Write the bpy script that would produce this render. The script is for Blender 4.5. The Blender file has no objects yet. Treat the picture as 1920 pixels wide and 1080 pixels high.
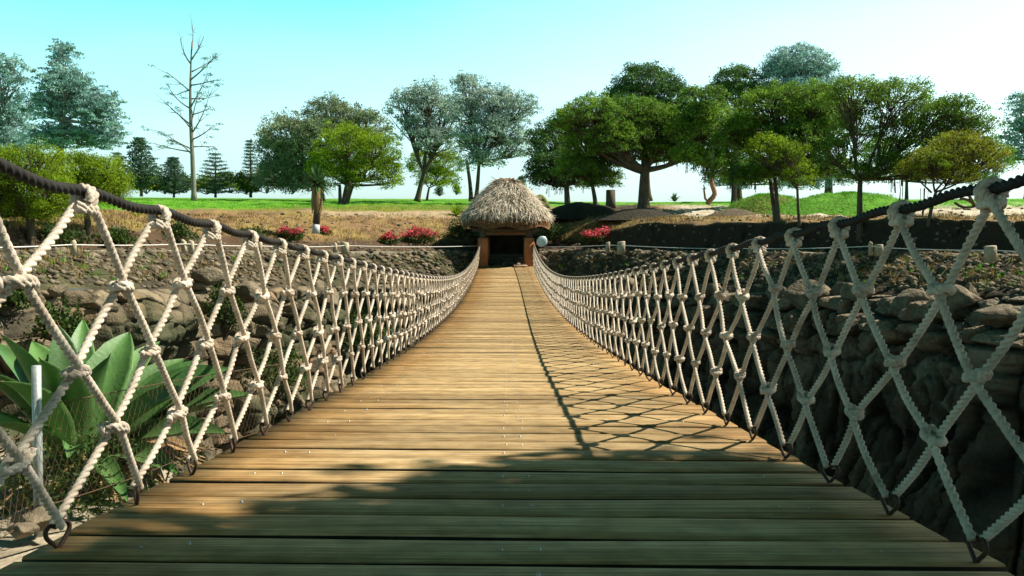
import bpy, math, random
import numpy as np
from math import radians as RAD, sin, cos, pi
random.seed(7)
RNG = np.random.default_rng(7)
S = bpy.context.scene
COL = S.collection

# ------------------------------------------------------------------ camera
F = 1500.0                      # focal length in photo pixels (1920 wide)
TH = math.atan(110 / F)
cd = bpy.data.cameras.new('camera'); cam = bpy.data.objects.new('camera', cd); COL.objects.link(cam)
cd.sensor_width = 36; cd.lens = F / 1920 * 36; cd.clip_start = 0.05; cd.clip_end = 6000
cam.location = (0, 0, 0); cam.rotation_euler = (pi / 2 - TH, 0, 0)
S.camera = cam

# ------------------------------------------------------------------ sky, sun, exposure
SUN = np.array([0.90, 0.17, 1.0]); SUN /= np.linalg.norm(SUN)
ELEV = math.asin(SUN[2]); AZ = math.atan2(SUN[0], SUN[1])
W = bpy.data.worlds.new('World'); S.world = W; W.use_nodes = True
nt = W.node_tree; nt.nodes.clear()
def N(nt, typ, **kw):
    n = nt.nodes.new(typ)
    for k, v in kw.items(): setattr(n, k, v)
    return n
out = N(nt, 'ShaderNodeOutputWorld'); bg = N(nt, 'ShaderNodeBackground')
sky = N(nt, 'ShaderNodeTexSky', sky_type='NISHITA', sun_disc=False, sun_elevation=ELEV, sun_rotation=AZ)
sky.air_density = 1.0; sky.dust_density = 1.5; sky.ozone_density = 1.0
tc = N(nt, 'ShaderNodeTexCoord'); sep = N(nt, 'ShaderNodeSeparateXYZ')
nt.links.new(tc.outputs['Generated'], sep.inputs[0])
# whiter towards the horizon and the sun's side, cyan above and away from it, deep overhead
ma = N(nt, 'ShaderNodeMath', operation='MULTIPLY_ADD'); ma.inputs[1].default_value = -0.25
zs = N(nt, 'ShaderNodeMath', operation='MULTIPLY'); zs.inputs[1].default_value = 1.9; nt.links.new(sep.outputs[2], zs.inputs[0])
nt.links.new(sep.outputs[0], ma.inputs[0]); nt.links.new(zs.outputs[0], ma.inputs[2])
cr = N(nt, 'ShaderNodeValToRGB'); e = cr.color_ramp.elements
e[0].position = 0.08; e[0].color = (0.45, 0.56, 0.57, 1)
e[1].position = 1.0; e[1].color = (0.15, 1.05, 1.08, 1)
x = e.new(0.38); x.color = (0.74, 0.94, 0.93, 1)
x = e.new(0.66); x.color = (0.68, 1.0, 0.98, 1)
x = e.new(0.84); x.color = (0.48, 1.03, 1.03, 1)
mb_ = N(nt, 'ShaderNodeMath', operation='ADD'); mb_.inputs[1].default_value = 0.40
wn = N(nt, 'ShaderNodeTexNoise'); wn.inputs['Scale'].default_value = 2.2; wn.inputs['Detail'].default_value = 5; wmp = N(nt, 'ShaderNodeMapping'); wmp.inputs['Scale'].default_value = (1, 1, 3.5); wmp.inputs['Rotation'].default_value = (0, 0.5, 0)
nt.links.new(tc.outputs['Generated'], wmp.inputs[0]); nt.links.new(wmp.outputs[0], wn.inputs['Vector'])
wm = N(nt, 'ShaderNodeMath', operation='MULTIPLY_ADD'); wm.inputs[1].default_value = 0.22; nt.links.new(wn.outputs[0], wm.inputs[0]); nt.links.new(ma.outputs[0], wm.inputs[2]); mb_.inputs[1].default_value = 0.24
nt.links.new(wm.outputs[0], mb_.inputs[0]); nt.links.new(mb_.outputs[0], cr.inputs[0])
zr = N(nt, 'ShaderNodeValToRGB'); e = zr.color_ramp.elements
e[0].position = 0.0; e[0].color = (1, 1, 1, 1)
e[1].position = 1.0; e[1].color = (0.045, 0.045, 0.045, 1)
x = e.new(0.29); x.color = (1, 1, 1, 1)
x = e.new(0.42); x.color = (0.08, 0.08, 0.08, 1)
nt.links.new(sep.outputs[2], zr.inputs[0])
# pull the physical sky towards neutral before tinting
hs = N(nt, 'ShaderNodeHueSaturation'); hs.inputs['Saturation'].default_value = 0.35
nt.links.new(sky.outputs[0], hs.inputs['Color'])
m1 = N(nt, 'ShaderNodeMix', data_type='RGBA', blend_type='MULTIPLY'); m1.inputs[0].default_value = 1
m2 = N(nt, 'ShaderNodeMix', data_type='RGBA', blend_type='MULTIPLY'); m2.inputs[0].default_value = 1
nt.links.new(hs.outputs[0], m1.inputs[6]); nt.links.new(cr.outputs[0], m1.inputs[7])
nt.links.new(m1.outputs[2], m2.inputs[6]); nt.links.new(zr.outputs[0], m2.inputs[7])
nt.links.new(m2.outputs[2], bg.inputs[0]); bg.inputs[1].default_value = 0.15
nt.links.new(bg.outputs[0], out.inputs[0])
sl = bpy.data.lights.new('sun', 'SUN'); sl.energy = 5.0; sl.angle = RAD(0.5); sl.color = (1.0, 0.93, 0.80)
so = bpy.data.objects.new('sun', sl); COL.objects.link(so)
so.rotation_euler = (pi / 2 - ELEV, 0, pi - AZ)
so.location = (20, 5, 30)
S.view_settings.view_transform = 'Standard'; S.view_settings.look = 'None'
S.view_settings.exposure = 0.80; S.view_settings.gamma = 1

# ------------------------------------------------------------------ helpers
def ray(px, py):
    a = (px - 960) / F; b = (540 - py) / F
    return np.array([a, cos(TH) + sin(TH) * b, -sin(TH) + cos(TH) * b])
def P(px, py, Y):
    "point seen at photo pixel px,py that lies Y metres ahead"
    r = ray(px, py); return r * (Y / r[1])
def Parr(px, py, Y):
    a = (px - 960) / F; b = (540 - py) / F
    dy = cos(TH) + sin(TH) * b; t = Y / dy
    return np.stack([a * t, Y + 0 * a, (-sin(TH) + cos(TH) * b) * t], -1)

def _h(ix, iy, iz, s):
    n = (ix * 374761393 + iy * 668265263 + iz * 2147483647 + s * 1274126177).astype(np.int64) & 0x7fffffff
    n = ((n ^ (n >> 13)) * 1274126177) & 0x7fffffff
    n = ((n ^ (n >> 15)) * 668265263) & 0x7fffffff
    return (n & 0xffffff) / float(0xffffff)
def noise(p, s=0):
    p = np.asarray(p, float)
    if p.shape[-1] == 2: p = np.concatenate([p, np.zeros(p.shape[:-1] + (1,))], -1)
    i = np.floor(p).astype(np.int64); f = p - i; f = f * f * (3 - 2 * f)
    r = 0
    for dx in (0, 1):
        for dy in (0, 1):
            for dz in (0, 1):
                w = (f[..., 0] if dx else 1 - f[..., 0]) * (f[..., 1] if dy else 1 - f[..., 1]) * (f[..., 2] if dz else 1 - f[..., 2])
                r = r + w * _h(i[..., 0] + dx, i[..., 1] + dy, i[..., 2] + dz, s)
    return r * 2 - 1
def fbm(p, o=4, s=0):
    a = 1.0; r = 0; t = 0; p = np.asarray(p, float)
    for k in range(o):
        r = r + a * noise(p, s + k); t += a; a *= 0.5; p = p * 2.03
    return r / t
def worley(u, v, s=0):
    iu = np.floor(u).astype(np.int64); iv = np.floor(v).astype(np.int64)
    f1 = np.full(u.shape, 9.0); f2 = f1.copy(); idd = np.zeros(u.shape)
    for du in (-1, 0, 1):
        for dv in (-1, 0, 1):
            cu = iu + du; cv = iv + dv; z = np.zeros_like(cu)
            d = np.hypot(cu + 0.15 + 0.7 * _h(cu, cv, z, s) - u, cv + 0.15 + 0.7 * _h(cu, cv, z, s + 5) - v)
            c = _h(cu, cv, z, s + 9)
            near = d < f1
            f2 = np.where(near, f1, np.minimum(f2, d)); idd = np.where(near, c, idd); f1 = np.where(near, d, f1)
    return f1, f2, idd

class MB:
    "collects vertices and faces; becomes ONE mesh object"
    def __init__(s): s.V = []; s.Q = []; s.T = []; s.n = 0; s.A = []; s.M = []
    def add(s, V, Q=None, T=None, a=0.5):
        V = np.asarray(V, float).reshape(-1, 3)
        if Q is not None and len(Q): s.Q.append(np.asarray(Q, np.int64).reshape(-1, 4) + s.n)
        if T is not None and len(T): s.T.append(np.asarray(T, np.int64).reshape(-1, 3) + s.n)
        s.V.append(V); s.n += len(V)
        s.A.append(np.broadcast_to(np.asarray(a, float), (len(V),)).copy())
        return s
    def grid(s, G, a=0.5, flip=False):
        G = np.asarray(G); r, c = G.shape[:2]
        i = np.arange(r * c).reshape(r, c)
        q = np.stack([i[:-1, :-1], i[:-1, 1:], i[1:, 1:], i[1:, :-1]], -1).reshape(-1, 4)
        if flip: q = q[:, ::-1]
        if np.ndim(a): a = np.asarray(a).reshape(-1)
        return s.add(G.reshape(-1, 3), q, a=a)
    def tube(s, pts, rad, sides=8, a=0.5, caps=True, lobes=0, depth=0.36, pitch=0.056):
        p = np.asarray(pts, float); n = len(p)
        rad = np.broadcast_to(np.asarray(rad, float), (n,))
        t = np.gradient(p, axis=0); t /= np.linalg.norm(t, axis=1)[:, None] + 1e-9
        up = np.array([0, 0, 1.0]) if abs(t[0][2]) < 0.9 else np.array([1.0, 0, 0])
        nn = np.cross(t[0], up); nn /= np.linalg.norm(nn)
        NN = np.empty_like(p)
        for i in range(n):
            nn = nn - t[i] * nn.dot(t[i]); nn /= np.linalg.norm(nn) + 1e-9; NN[i] = nn
        B = np.cross(t, NN)
        ang = np.linspace(0, 2 * pi, sides, endpoint=False)
        if lobes:
            L = np.concatenate([[0], np.cumsum(np.linalg.norm(np.diff(p, axis=0), axis=1))])
            tw = L / pitch * 2 * pi
            rr = rad[:, None] * (1 - depth + depth * 1.35 * np.abs(np.cos((ang[None, :] * lobes - tw[:, None] * lobes) / 2)))
        else: rr = rad[:, None] * np.ones((1, sides))
        V = p[:, None, :] + rr[..., None] * (np.cos(ang)[None, :, None] * NN[:, None, :] + np.sin(ang)[None, :, None] * B[:, None, :])
        i = np.arange(n * sides).reshape(n, sides); j = np.roll(i, -1, 1)
        q = np.stack([i[:-1], j[:-1], j[1:], i[1:]], -1).reshape(-1, 4)
        T = None; V = V.reshape(-1, 3)
        if caps:
            V = np.concatenate([V, p[:1], p[-1:]]); c0, c1 = n * sides, n * sides + 1
            T = np.concatenate([np.stack([j[0], i[0], np.full(sides, c0)], -1), np.stack([i[-1], j[-1], np.full(sides, c1)], -1)])
        return s.add(V, q, T, a)
    def box(s, c, sz, rz=0, a=0.5, ch=0.0, rx=0):
        c = np.asarray(c, float); h = np.asarray(sz, float) / 2; ch = min(ch, h.min() * 0.6)
        if ch <= 0:
            V = np.array([[x, y, z] for x in (-1, 1) for y in (-1, 1) for z in (-1, 1)]) * h
            Q = [[0, 1, 3, 2], [4, 6, 7, 5], [0, 4, 5, 1], [2, 3, 7, 6], [0, 2, 6, 4], [1, 5, 7, 3]]
            T = None
        else:       # chamfered: octagonal rings
            R = []
            for z, k in ((-h[2], ch), (-h[2] + ch, 0), (h[2] - ch, 0), (h[2], ch)):
                X, Y = h[0] - k, h[1] - k; m = ch
                R.append([(X, -Y + m, z), (X, Y - m, z), (X - m, Y, z), (-X + m, Y, z), (-X, Y - m, z), (-X, -Y + m, z), (-X + m, -Y, z), (X - m, -Y, z)])
            V = np.array(R).reshape(-1, 3); Q = []
            for r in range(3):
                for k in range(8): Q.append([r * 8 + k, r * 8 + (k + 1) % 8, r * 8 + 8 + (k + 1) % 8, r * 8 + 8 + k])
            Q += [[24, 25, 26, 27], [24, 27, 28, 31], [28, 29, 30, 31], [3, 2, 1, 0], [7, 4, 3, 0], [7, 6, 5, 4]]; T = None
        if rx: V = V @ np.array([[1, 0, 0], [0, cos(rx), sin(rx)], [0, -sin(rx), cos(rx)]])
        if rz: V = V @ np.array([[cos(rz), sin(rz), 0], [-sin(rz), cos(rz), 0], [0, 0, 1]])
        return s.add(V + c, Q, T, a)
    def build(s, name, mat, parent=None, smooth=False, origin=None, attrs=None):
        if not s.V: return None
        V = np.concatenate(s.V); A = np.concatenate(s.A)
        o = np.zeros(3)
        if parent is not None: o = WPOS[parent.name]
        elif origin is not None: o = np.asarray(origin, float)
        V = V - o
        Q = np.concatenate(s.Q) if s.Q else np.zeros((0, 4), np.int64)
        T = np.concatenate(s.T) if s.T else np.zeros((0, 3), np.int64)
        me = bpy.data.meshes.new(name)
        me.vertices.add(len(V)); me.vertices.foreach_set('co', V.astype(np.float32).ravel())
        me.loops.add(Q.size + T.size); me.loops.foreach_set('vertex_index', np.concatenate([Q.ravel(), T.ravel()]).astype(np.int32))
        st = np.concatenate([np.arange(len(Q)) * 4, len(Q) * 4 + np.arange(len(T)) * 3]).astype(np.int32)
        me.polygons.add(len(Q) + len(T)); me.polygons.foreach_set('loop_start', st)
        if smooth: me.polygons.foreach_set('use_smooth', np.ones(len(st), bool))
        me.update(calc_edges=True)
        at = me.attributes.new('tint', 'FLOAT', 'POINT'); at.data.foreach_set('value', A.astype(np.float32))
        for k, arr in (attrs or {}).items():
            ca = me.attributes.new(k, 'FLOAT_COLOR', 'POINT'); ca.data.foreach_set('color', arr.astype(np.float32).ravel())
        me.materials.append(mat)
        ob = bpy.data.objects.new(name, me); COL.objects.link(ob)
        WPOS[ob.name] = o
        if parent is not None: ob.parent = parent
        else: ob.location = o
        return ob
WPOS = {}
def tag(o, label=None, cat=None, group=None, kind=None):
    if label: o['label'] = label
    if cat: o['category'] = cat
    if group: o['group'] = group
    if kind: o['kind'] = kind
    return o
def thing(name, label, cat, loc, group=None):
    o = bpy.data.objects.new(name, None); COL.objects.link(o); o.location = [float(v) for v in loc]
    WPOS[o.name] = np.array(loc, float); return tag(o, label, cat, group)
def child(name, me, parent, loc=(0, 0, 0), rot=(0, 0, 0), sc=1):
    o = bpy.data.objects.new(name, me); COL.objects.link(o); o.parent = parent
    o.location = [float(v) for v in (np.asarray(loc, float) - WPOS[parent.name])]; o.rotation_euler = rot; o.scale = (sc, sc, sc)
    WPOS[o.name] = np.asarray(loc, float); return o

# ------------------------------------------------------------------ materials
def mat(name, base=(0.5, 0.5, 0.5), rough=0.8, var=0.25, scale=4.0, bump=0.3, bscale=30.0, col2=None, tint=0.0, stretch=(1, 1, 1), trans=0.0, metal=0.0, spec=0.3, vcol=None, bdist=0.02):
    m = bpy.data.materials.new(name); m.use_nodes = True; t = m.node_tree; t.nodes.clear()
    L = t.links.new
    o = N(t, 'ShaderNodeOutputMaterial'); b = N(t, 'ShaderNodeBsdfPrincipled')
    b.inputs['Roughness'].default_value = rough; b.inputs['Metallic'].default_value = metal
    b.inputs['Specular IOR Level'].default_value = spec
    co = N(t, 'ShaderNodeTexCoord'); mp = N(t, 'ShaderNodeMapping'); mp.inputs['Scale'].default_value = stretch
    L(co.outputs['Object'], mp.inputs[0])
    n1 = N(t, 'ShaderNodeTexNoise'); n1.inputs['Scale'].default_value = scale; n1.inputs['Detail'].default_value = 6; n1.inputs['Roughness'].default_value = 0.65
    L(mp.outputs[0], n1.inputs['Vector'])
    mx = N(t, 'ShaderNodeMix', data_type='RGBA')
    c2 = col2 or tuple(min(1, c * (1 + var)) for c in base)
    c1 = base if col2 else tuple(c * (1 - var) for c in base)
    mx.inputs[6].default_value = (*c1, 1); mx.inputs[7].default_value = (*c2, 1)
    mr = N(t, 'ShaderNodeMapRange'); mr.inputs[1].default_value = 0.32; mr.inputs[2].default_value = 0.68
    L(n1.outputs[0], mr.inputs[0]); L(mr.outputs[0], mx.inputs[0]); c = mx.outputs[2]
    if vcol:
        at = N(t, 'ShaderNodeAttribute', attribute_name=vcol)
        mm = N(t, 'ShaderNodeMix', data_type='RGBA', blend_type='MULTIPLY'); mm.inputs[0].default_value = 1
        L(c, mm.inputs[6]); L(at.outputs['Color'], mm.inputs[7]); c = mm.outputs[2]
    if tint:
        at = N(t, 'ShaderNodeAttribute', attribute_name='tint')
        mr2 = N(t, 'ShaderNodeMapRange'); mr2.inputs[3].default_value = 1 - tint; mr2.inputs[4].default_value = 1 + tint
        L(at.outputs['Fac'], mr2.inputs[0])
        mm = N(t, 'ShaderNodeMix', data_type='RGBA', blend_type='MULTIPLY'); mm.inputs[0].default_value = 1
        L(c, mm.inputs[6]); L(mr2.outputs[0], mm.inputs[7]); c = mm.outputs[2]
    L(c, b.inputs['Base Color'])
    if bump:
        n2 = N(t, 'ShaderNodeTexNoise'); n2.inputs['Scale'].default_value = bscale; n2.inputs['Detail'].default_value = 4
        L(mp.outputs[0], n2.inputs['Vector'])
        bp = N(t, 'ShaderNodeBump'); bp.inputs['Strength'].default_value = bump; bp.inputs['Distance'].default_value = bdist
        L(n2.outputs[0], bp.inputs['Height']); L(bp.outputs[0], b.inputs['Normal'])
    if trans:
        tr = N(t, 'ShaderNodeBsdfTranslucent'); ms = N(t, 'ShaderNodeMixShader'); ms.inputs[0].default_value = trans
        L(c, tr.inputs[0]); L(b.outputs[0], ms.inputs[1]); L(tr.outputs[0], ms.inputs[2]); L(ms.outputs[0], o.inputs[0])
    else: L(b.outputs[0], o.inputs[0])
    return m
def leafmat(name, c1, c2, tint=0.5, trans=0.35, scale=0.5):
    return mat(name, c1, 0.6, col2=c2, scale=scale, bump=0, tint=tint, trans=trans, spec=0.25)

M = {}
M['rope'] = mat('pale_rope', (0.36, 0.29, 0.22), 0.95, 0.18, 9, 0.8, 300, col2=(0.72, 0.62, 0.51), spec=0.1, bdist=0.003)
M['dark_rope'] = mat('dark_rope', (0.020, 0.018, 0.016), 0.8, 0.35, 12, 0.5, 220, bdist=0.003)
M['iron'] = mat('rusty_iron', (0.06, 0.035, 0.025), 0.6, 0.4, 40, 0.3, 200, metal=0.3, bdist=0.002)
M['screw'] = mat('screw_steel', (0.4, 0.4, 0.38), 0.5, 0.1, 10, 0, metal=0.8)
M['bark'] = mat('bark', (0.10, 0.075, 0.05), 0.95, 0.4, 6, 0.8, 14, stretch=(1, 1, 0.3), bdist=0.05)
M['pale_bark'] = mat('pale_bark', (0.20, 0.18, 0.15), 0.9, 0.3, 5, 0.6, 14, stretch=(1, 1, 0.3), bdist=0.04)
M['pink_bark'] = mat('pink_bark', (0.34, 0.17, 0.12), 0.9, 0.3, 3, 0.4, 14, bdist=0.03)
M['grey_bark'] = mat('grey_bark', (0.17, 0.17, 0.15), 0.9, 0.3, 3, 0.6, 14, stretch=(1, 1, 0.3), bdist=0.03)
M['limed'] = mat('limed_trunk', (0.6, 0.6, 0.56), 0.9, 0.12, 8, 0.3, 20)
M['thatch'] = mat('thatch', (0.28, 0.22, 0.15), 0.95, col2=(0.64, 0.57, 0.46), scale=2.5, bump=0.3, tint=0.55)
M['thatch_brown'] = mat('thatch_underside', (0.22, 0.11, 0.045), 0.95, 0.4, 6, 0.3, tint=0.4)
M['plaster'] = mat('orange_plaster', (0.42, 0.15, 0.06), 0.9, 0.25, 3, 0.3, 20)
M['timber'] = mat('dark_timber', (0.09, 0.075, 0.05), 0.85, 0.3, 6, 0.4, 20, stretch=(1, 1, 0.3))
M['timber_pale'] = mat('peeled_timber', (0.36, 0.22, 0.11), 0.85, 0.3, 6, 0.4, 20)
M['post'] = mat('cut_log', (0.42, 0.36, 0.25), 0.9, 0.3, 8, 0.4, 30)
M['line'] = mat('white_cord', (0.7, 0.68, 0.62), 0.8, 0.1, 10, 0)
M['pipe'] = mat('galvanised_pipe', (0.36, 0.40, 0.38), 0.5, 0.2, 20, 0.1, 60, metal=0.3)
M['wire'] = mat('rusty_wire', (0.11, 0.065, 0.035), 0.7, 0.4, 30, 0, metal=0.2)
M['stone'] = mat('stone_blocks', (0.9, 0.9, 0.9), 0.95, 0.35, 5.0, 0.8, 22, tint=0.0, vcol='col', bdist=0.06)
M['cliff'] = mat('cliff_rock', (0.9, 0.9, 0.9), 0.95, 0.45, 2.2, 1.0, 11, vcol='col', bdist=0.12)
M['ground'] = mat('ground', (0.9, 0.9, 0.9), 0.97, 0.35, 3.5, 0.9, 9, vcol='col', bdist=0.10)
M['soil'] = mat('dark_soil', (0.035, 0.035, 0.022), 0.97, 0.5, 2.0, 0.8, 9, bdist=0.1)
M['pale_soil'] = mat('pale_soil', (0.13, 0.10, 0.06), 0.97, col2=(0.42, 0.36, 0.26), scale=7, bump=0.8, bscale=30, bdist=0.03)
M['scree'] = mat('loose_stone', (0.06, 0.05, 0.035), 0.95, col2=(0.22, 0.18, 0.12), scale=1.5, bump=0.5, bscale=12, tint=0.5)
M['boulder'] = mat('boulder_rock', (0.08, 0.065, 0.045), 0.95, col2=(0.26, 0.21, 0.14), scale=3, bump=0.8, bscale=12, bdist=0.06)
M['glass'] = mat('lamp_glass', (0.55, 0.68, 0.70), 0.15, 0.1, 3, 0, spec=0.8)
M['metal'] = mat('lamp_metal', (0.30, 0.31, 0.30), 0.4, 0.1, 3, 0, metal=0.7)
M['slab'] = mat('pink_slab', (0.62, 0.42, 0.34), 0.9, 0.15, 6, 0.2)
M['lawn_grass'] = leafmat('lawn_grass', (0.09, 0.30, 0.01), (0.17, 0.44, 0.02), 0.3, 0.3, 0.6)
M['dry_grass'] = leafmat('dry_grass', (0.20, 0.13, 0.045), (0.36, 0.26, 0.09), 0.45, 0.2, 0.6)
M['needle_dark'] = leafmat('dark_cypress_leaf', (0.036, 0.10, 0.034), (0.11, 0.21, 0.04))
M['needle_mid'] = leafmat('mid_cypress_leaf', (0.065, 0.165, 0.022), (0.22, 0.36, 0.03))
M['lime'] = leafmat('lime_leaf', (0.13, 0.24, 0.010), (0.30, 0.42, 0.015), 0.45, 0.4)
M['greyleaf'] = leafmat('grey_green_leaf', (0.13, 0.20, 0.10), (0.30, 0.36, 0.20))
M['silver'] = leafmat('silvery_leaf', (0.22, 0.34, 0.28), (0.50, 0.60, 0.52), 0.55)
M['tealleaf'] = leafmat('hazy_blue_green_leaf', (0.14, 0.30, 0.27), (0.34, 0.50, 0.45), 0.5)  # blue-green leaves, tinted towards teal to stand for distance haze
M['conifer'] = leafmat('conifer_needles', (0.035, 0.10, 0.065), (0.10, 0.19, 0.09))
M['orangeleaf'] = leafmat('turning_leaf', (0.12, 0.27, 0.012), (0.36, 0.30, 0.02), 0.4, 0.35, 0.45)
M['shrub'] = leafmat('shrub_leaf', (0.025, 0.055, 0.012), (0.08, 0.13, 0.02))
M['flower'] = leafmat('crimson_bract', (0.60, 0.05, 0.08), (0.80, 0.16, 0.18), 0.4, 0.35, 2)
M['moss'] = leafmat('hanging_moss', (0.05, 0.08, 0.05), (0.10, 0.14, 0.09))
M['yucca'] = leafmat('yucca_blade', (0.03, 0.09, 0.03), (0.09, 0.17, 0.05), 0.4, 0.2)
M['straw'] = leafmat('dead_blade', (0.26, 0.15, 0.06), (0.45, 0.30, 0.14), 0.4, 0.2)
M['agave'] = mat('agave_leaf', (0.055, 0.14, 0.04), 0.5, col2=(0.13, 0.26, 0.07), scale=2.2, bump=0.15, bscale=40, stretch=(1, 1, 1), spec=0.45, trans=0.12, tint=0.25)
M['agave_tip'] = mat('agave_spine', (0.12, 0.05, 0.03), 0.6)

# weathered deck boards: orange stain at the edges, bleached by feet down the middle
def deck_mat():
    m = bpy.data.materials.new('weathered_boards'); m.use_nodes = True; t = m.node_tree; t.nodes.clear(); L = t.links.new
    o = N(t, 'ShaderNodeOutputMaterial'); b = N(t, 'ShaderNodeBsdfPrincipled'); b.inputs['Roughness'].default_value = 0.75
    b.inputs['Specular IOR Level'].default_value = 0.12
    co = N(t, 'ShaderNodeTexCoord'); at = N(t, 'ShaderNodeAttribute', attribute_name='tint')
    cb = N(t, 'ShaderNodeVectorMath', operation='MULTIPLY_ADD')
    cmb = N(t, 'ShaderNodeCombineXYZ'); ml = N(t, 'ShaderNodeMath', operation='MULTIPLY'); ml.inputs[1].default_value = 37.0
    L(at.outputs['Fac'], ml.inputs[0]); L(ml.outputs[0], cmb.inputs[0]); L(ml.outputs[0], cmb.inputs[2])
    L(co.outputs['Object'], cb.inputs[0]); cb.inputs[1].default_value = (1.5, 60, 10); L(cmb.outputs[0], cb.inputs[2])
    g = N(t, 'ShaderNodeTexNoise'); g.inputs['Scale'].default_value = 1.0; g.inputs['Detail'].default_value = 9; g.inputs['Roughness'].default_value = 0.72
    L(cb.outputs[0], g.inputs['Vector'])
    w = N(t, 'ShaderNodeTexNoise'); w.inputs['Scale'].default_value = 1.3; w.inputs['Detail'].default_value = 4
    mpw = N(t, 'ShaderNodeMapping'); mpw.inputs['Scale'].default_value = (1.0, 2.6, 1)
    L(co.outputs['Object'], mpw.inputs[0]); L(mpw.outputs[0], w.inputs['Vector'])
    sp = N(t, 'ShaderNodeSeparateXYZ'); L(co.outputs['Object'], sp.inputs[0])
    sh = N(t, 'ShaderNodeMath', operation='SUBTRACT'); L(sp.outputs[0], sh.inputs[0]); sh.inputs[1].default_value = 0.08
    ab = N(t, 'ShaderNodeMath', operation='ABSOLUTE'); L(sh.outputs[0], ab.inputs[0])
    s1 = N(t, 'ShaderNodeMath', operation='MULTIPLY_ADD'); s1.inputs[1].default_value = 1.15; s1.inputs[2].default_value = 0; L(w.outputs[0], s1.inputs[0])
    s2 = N(t, 'ShaderNodeMath', operation='SUBTRACT'); L(ab.outputs[0], s2.inputs[0]); L(s1.outputs[0], s2.inputs[1])
    mr = N(t, 'ShaderNodeMapRange', interpolation_type='SMOOTHSTEP'); mr.inputs[1].default_value = -0.02; mr.inputs[2].default_value = 0.80; L(s2.outputs[0], mr.inputs[0])
    pale = N(t, 'ShaderNodeValToRGB'); e = pale.color_ramp.elements
    e[0].position = 0.30; e[0].color = (0.22, 0.15, 0.075, 1); e[1].position = 0.72; e[1].color = (0.72, 0.57, 0.34, 1)
    x = e.new(0.48); x.color = (0.42, 0.275, 0.12, 1)
    stain = N(t, 'ShaderNodeValToRGB'); e = stain.color_ramp.elements
    e[0].position = 0.30; e[0].color = (0.09, 0.04, 0.012, 1); e[1].position = 0.72; e[1].color = (0.50, 0.33, 0.14, 1)
    x = e.new(0.5); x.color = (0.30, 0.165, 0.055, 1)
    L(g.outputs[0], pale.inputs[0]); L(g.outputs[0], stain.inputs[0])
    mx = N(t, 'ShaderNodeMix', data_type='RGBA'); L(mr.outputs[0], mx.inputs[0]); L(pale.outputs[0], mx.inputs[6]); L(stain.outputs[0], mx.inputs[7])
    tv = N(t, 'ShaderNodeMapRange'); tv.inputs[3].default_value = 0.66; tv.inputs[4].default_value = 1.20; L(at.outputs['Fac'], tv.inputs[0])
    mm = N(t, 'ShaderNodeMix', data_type='RGBA', blend_type='MULTIPLY'); mm.inputs[0].default_value = 1
    L(mx.outputs[2], mm.inputs[6]); L(tv.outputs[0], mm.inputs[7]); 
    cv = N(t, 'ShaderNodeVectorMath', operation='MULTIPLY_ADD'); cv.inputs[1].default_value = (1.1, 95, 20); L(co.outputs['Object'], cv.inputs[0]); L(cmb.outputs[0], cv.inputs[2])
    ck = N(t, 'ShaderNodeTexNoise'); ck.inputs['Scale'].default_value = 1.0; ck.inputs['Detail'].default_value = 3; L(cv.outputs[0], ck.inputs['Vector'])
    cm = N(t, 'ShaderNodeMapRange'); cm.inputs[1].default_value = 0.62; cm.inputs[2].default_value = 0.70; cm.inputs[3].default_value = 1.0; cm.inputs[4].default_value = 0.42; L(ck.outputs[0], cm.inputs[0])
    m3 = N(t, 'ShaderNodeMix', data_type='RGBA', blend_type='MULTIPLY'); m3.inputs[0].default_value = 1; L(mm.outputs[2], m3.inputs[6]); L(cm.outputs[0], m3.inputs[7])
    dn = N(t, 'ShaderNodeTexNoise'); dn.inputs['Scale'].default_value = 9; dn.inputs['Detail'].default_value = 6; L(co.outputs['Object'], dn.inputs['Vector'])
    dm = N(t, 'ShaderNodeMapRange'); dm.inputs[1].default_value = 0.35; dm.inputs[2].default_value = 0.6; dm.inputs[3].default_value = 0.72; dm.inputs[4].default_value = 1.0; L(dn.outputs[0], dm.inputs[0])
    m4 = N(t, 'ShaderNodeMix', data_type='RGBA', blend_type='MULTIPLY'); m4.inputs[0].default_value = 1; L(m3.outputs[2], m4.inputs[6]); L(dm.outputs[0], m4.inputs[7]); L(m4.outputs[2], b.inputs['Base Color'])
    bp = N(t, 'ShaderNodeBump'); bp.inputs['Strength'].default_value = 0.6; bp.inputs['Distance'].default_value = 0.006
    L(g.outputs[0], bp.inputs['Height']); L(bp.outputs[0], b.inputs['Normal']); L(b.outputs[0], o.inputs[0])
    return m
M['deck'] = deck_mat()

# ------------------------------------------------------------------ bridge profile (measured)
BW = 2.4
_deck = [(1726, 1045), (1410, 961), (1196, 902), (1041, 856), (920, 822), (823, 794), (746, 770), (682, 750), (393, 669), (309, 640), (224, 600), (206, 589), (147, 550), (132, 536), (103, 500)]
_top = [(1755, 340), (1445, 385), (1225, 415), (1062, 439), (944, 454), (845, 467), (768, 478), (705, 485), (388, 512), (302, 517), (206, 517), (158, 506), (130, 490), (110, 465), (103, 460)]
def prof(data, wid, deg):
    Y = []; Z = []
    for w, py in data:
        t = F * wid / w; r = ray(960, py); Y.append(r[1] * t); Z.append(r[2] * t)
    return np.poly1d(np.polyfit(Y, Z, deg)), Y, Z
zdeck_p, dY, dZ = prof(_deck, BW, 4)
ztop_p, tY, tZ = prof(_top, BW, 4)
YEND = 35.0
def zdeck(y):
    y = np.asarray(y, float); s = zdeck_p.deriv()(2.0)
    return np.where(y < 2.0, zdeck_p(2.0) + s * (y - 2.0), zdeck_p(np.minimum(y, 36)))
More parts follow.
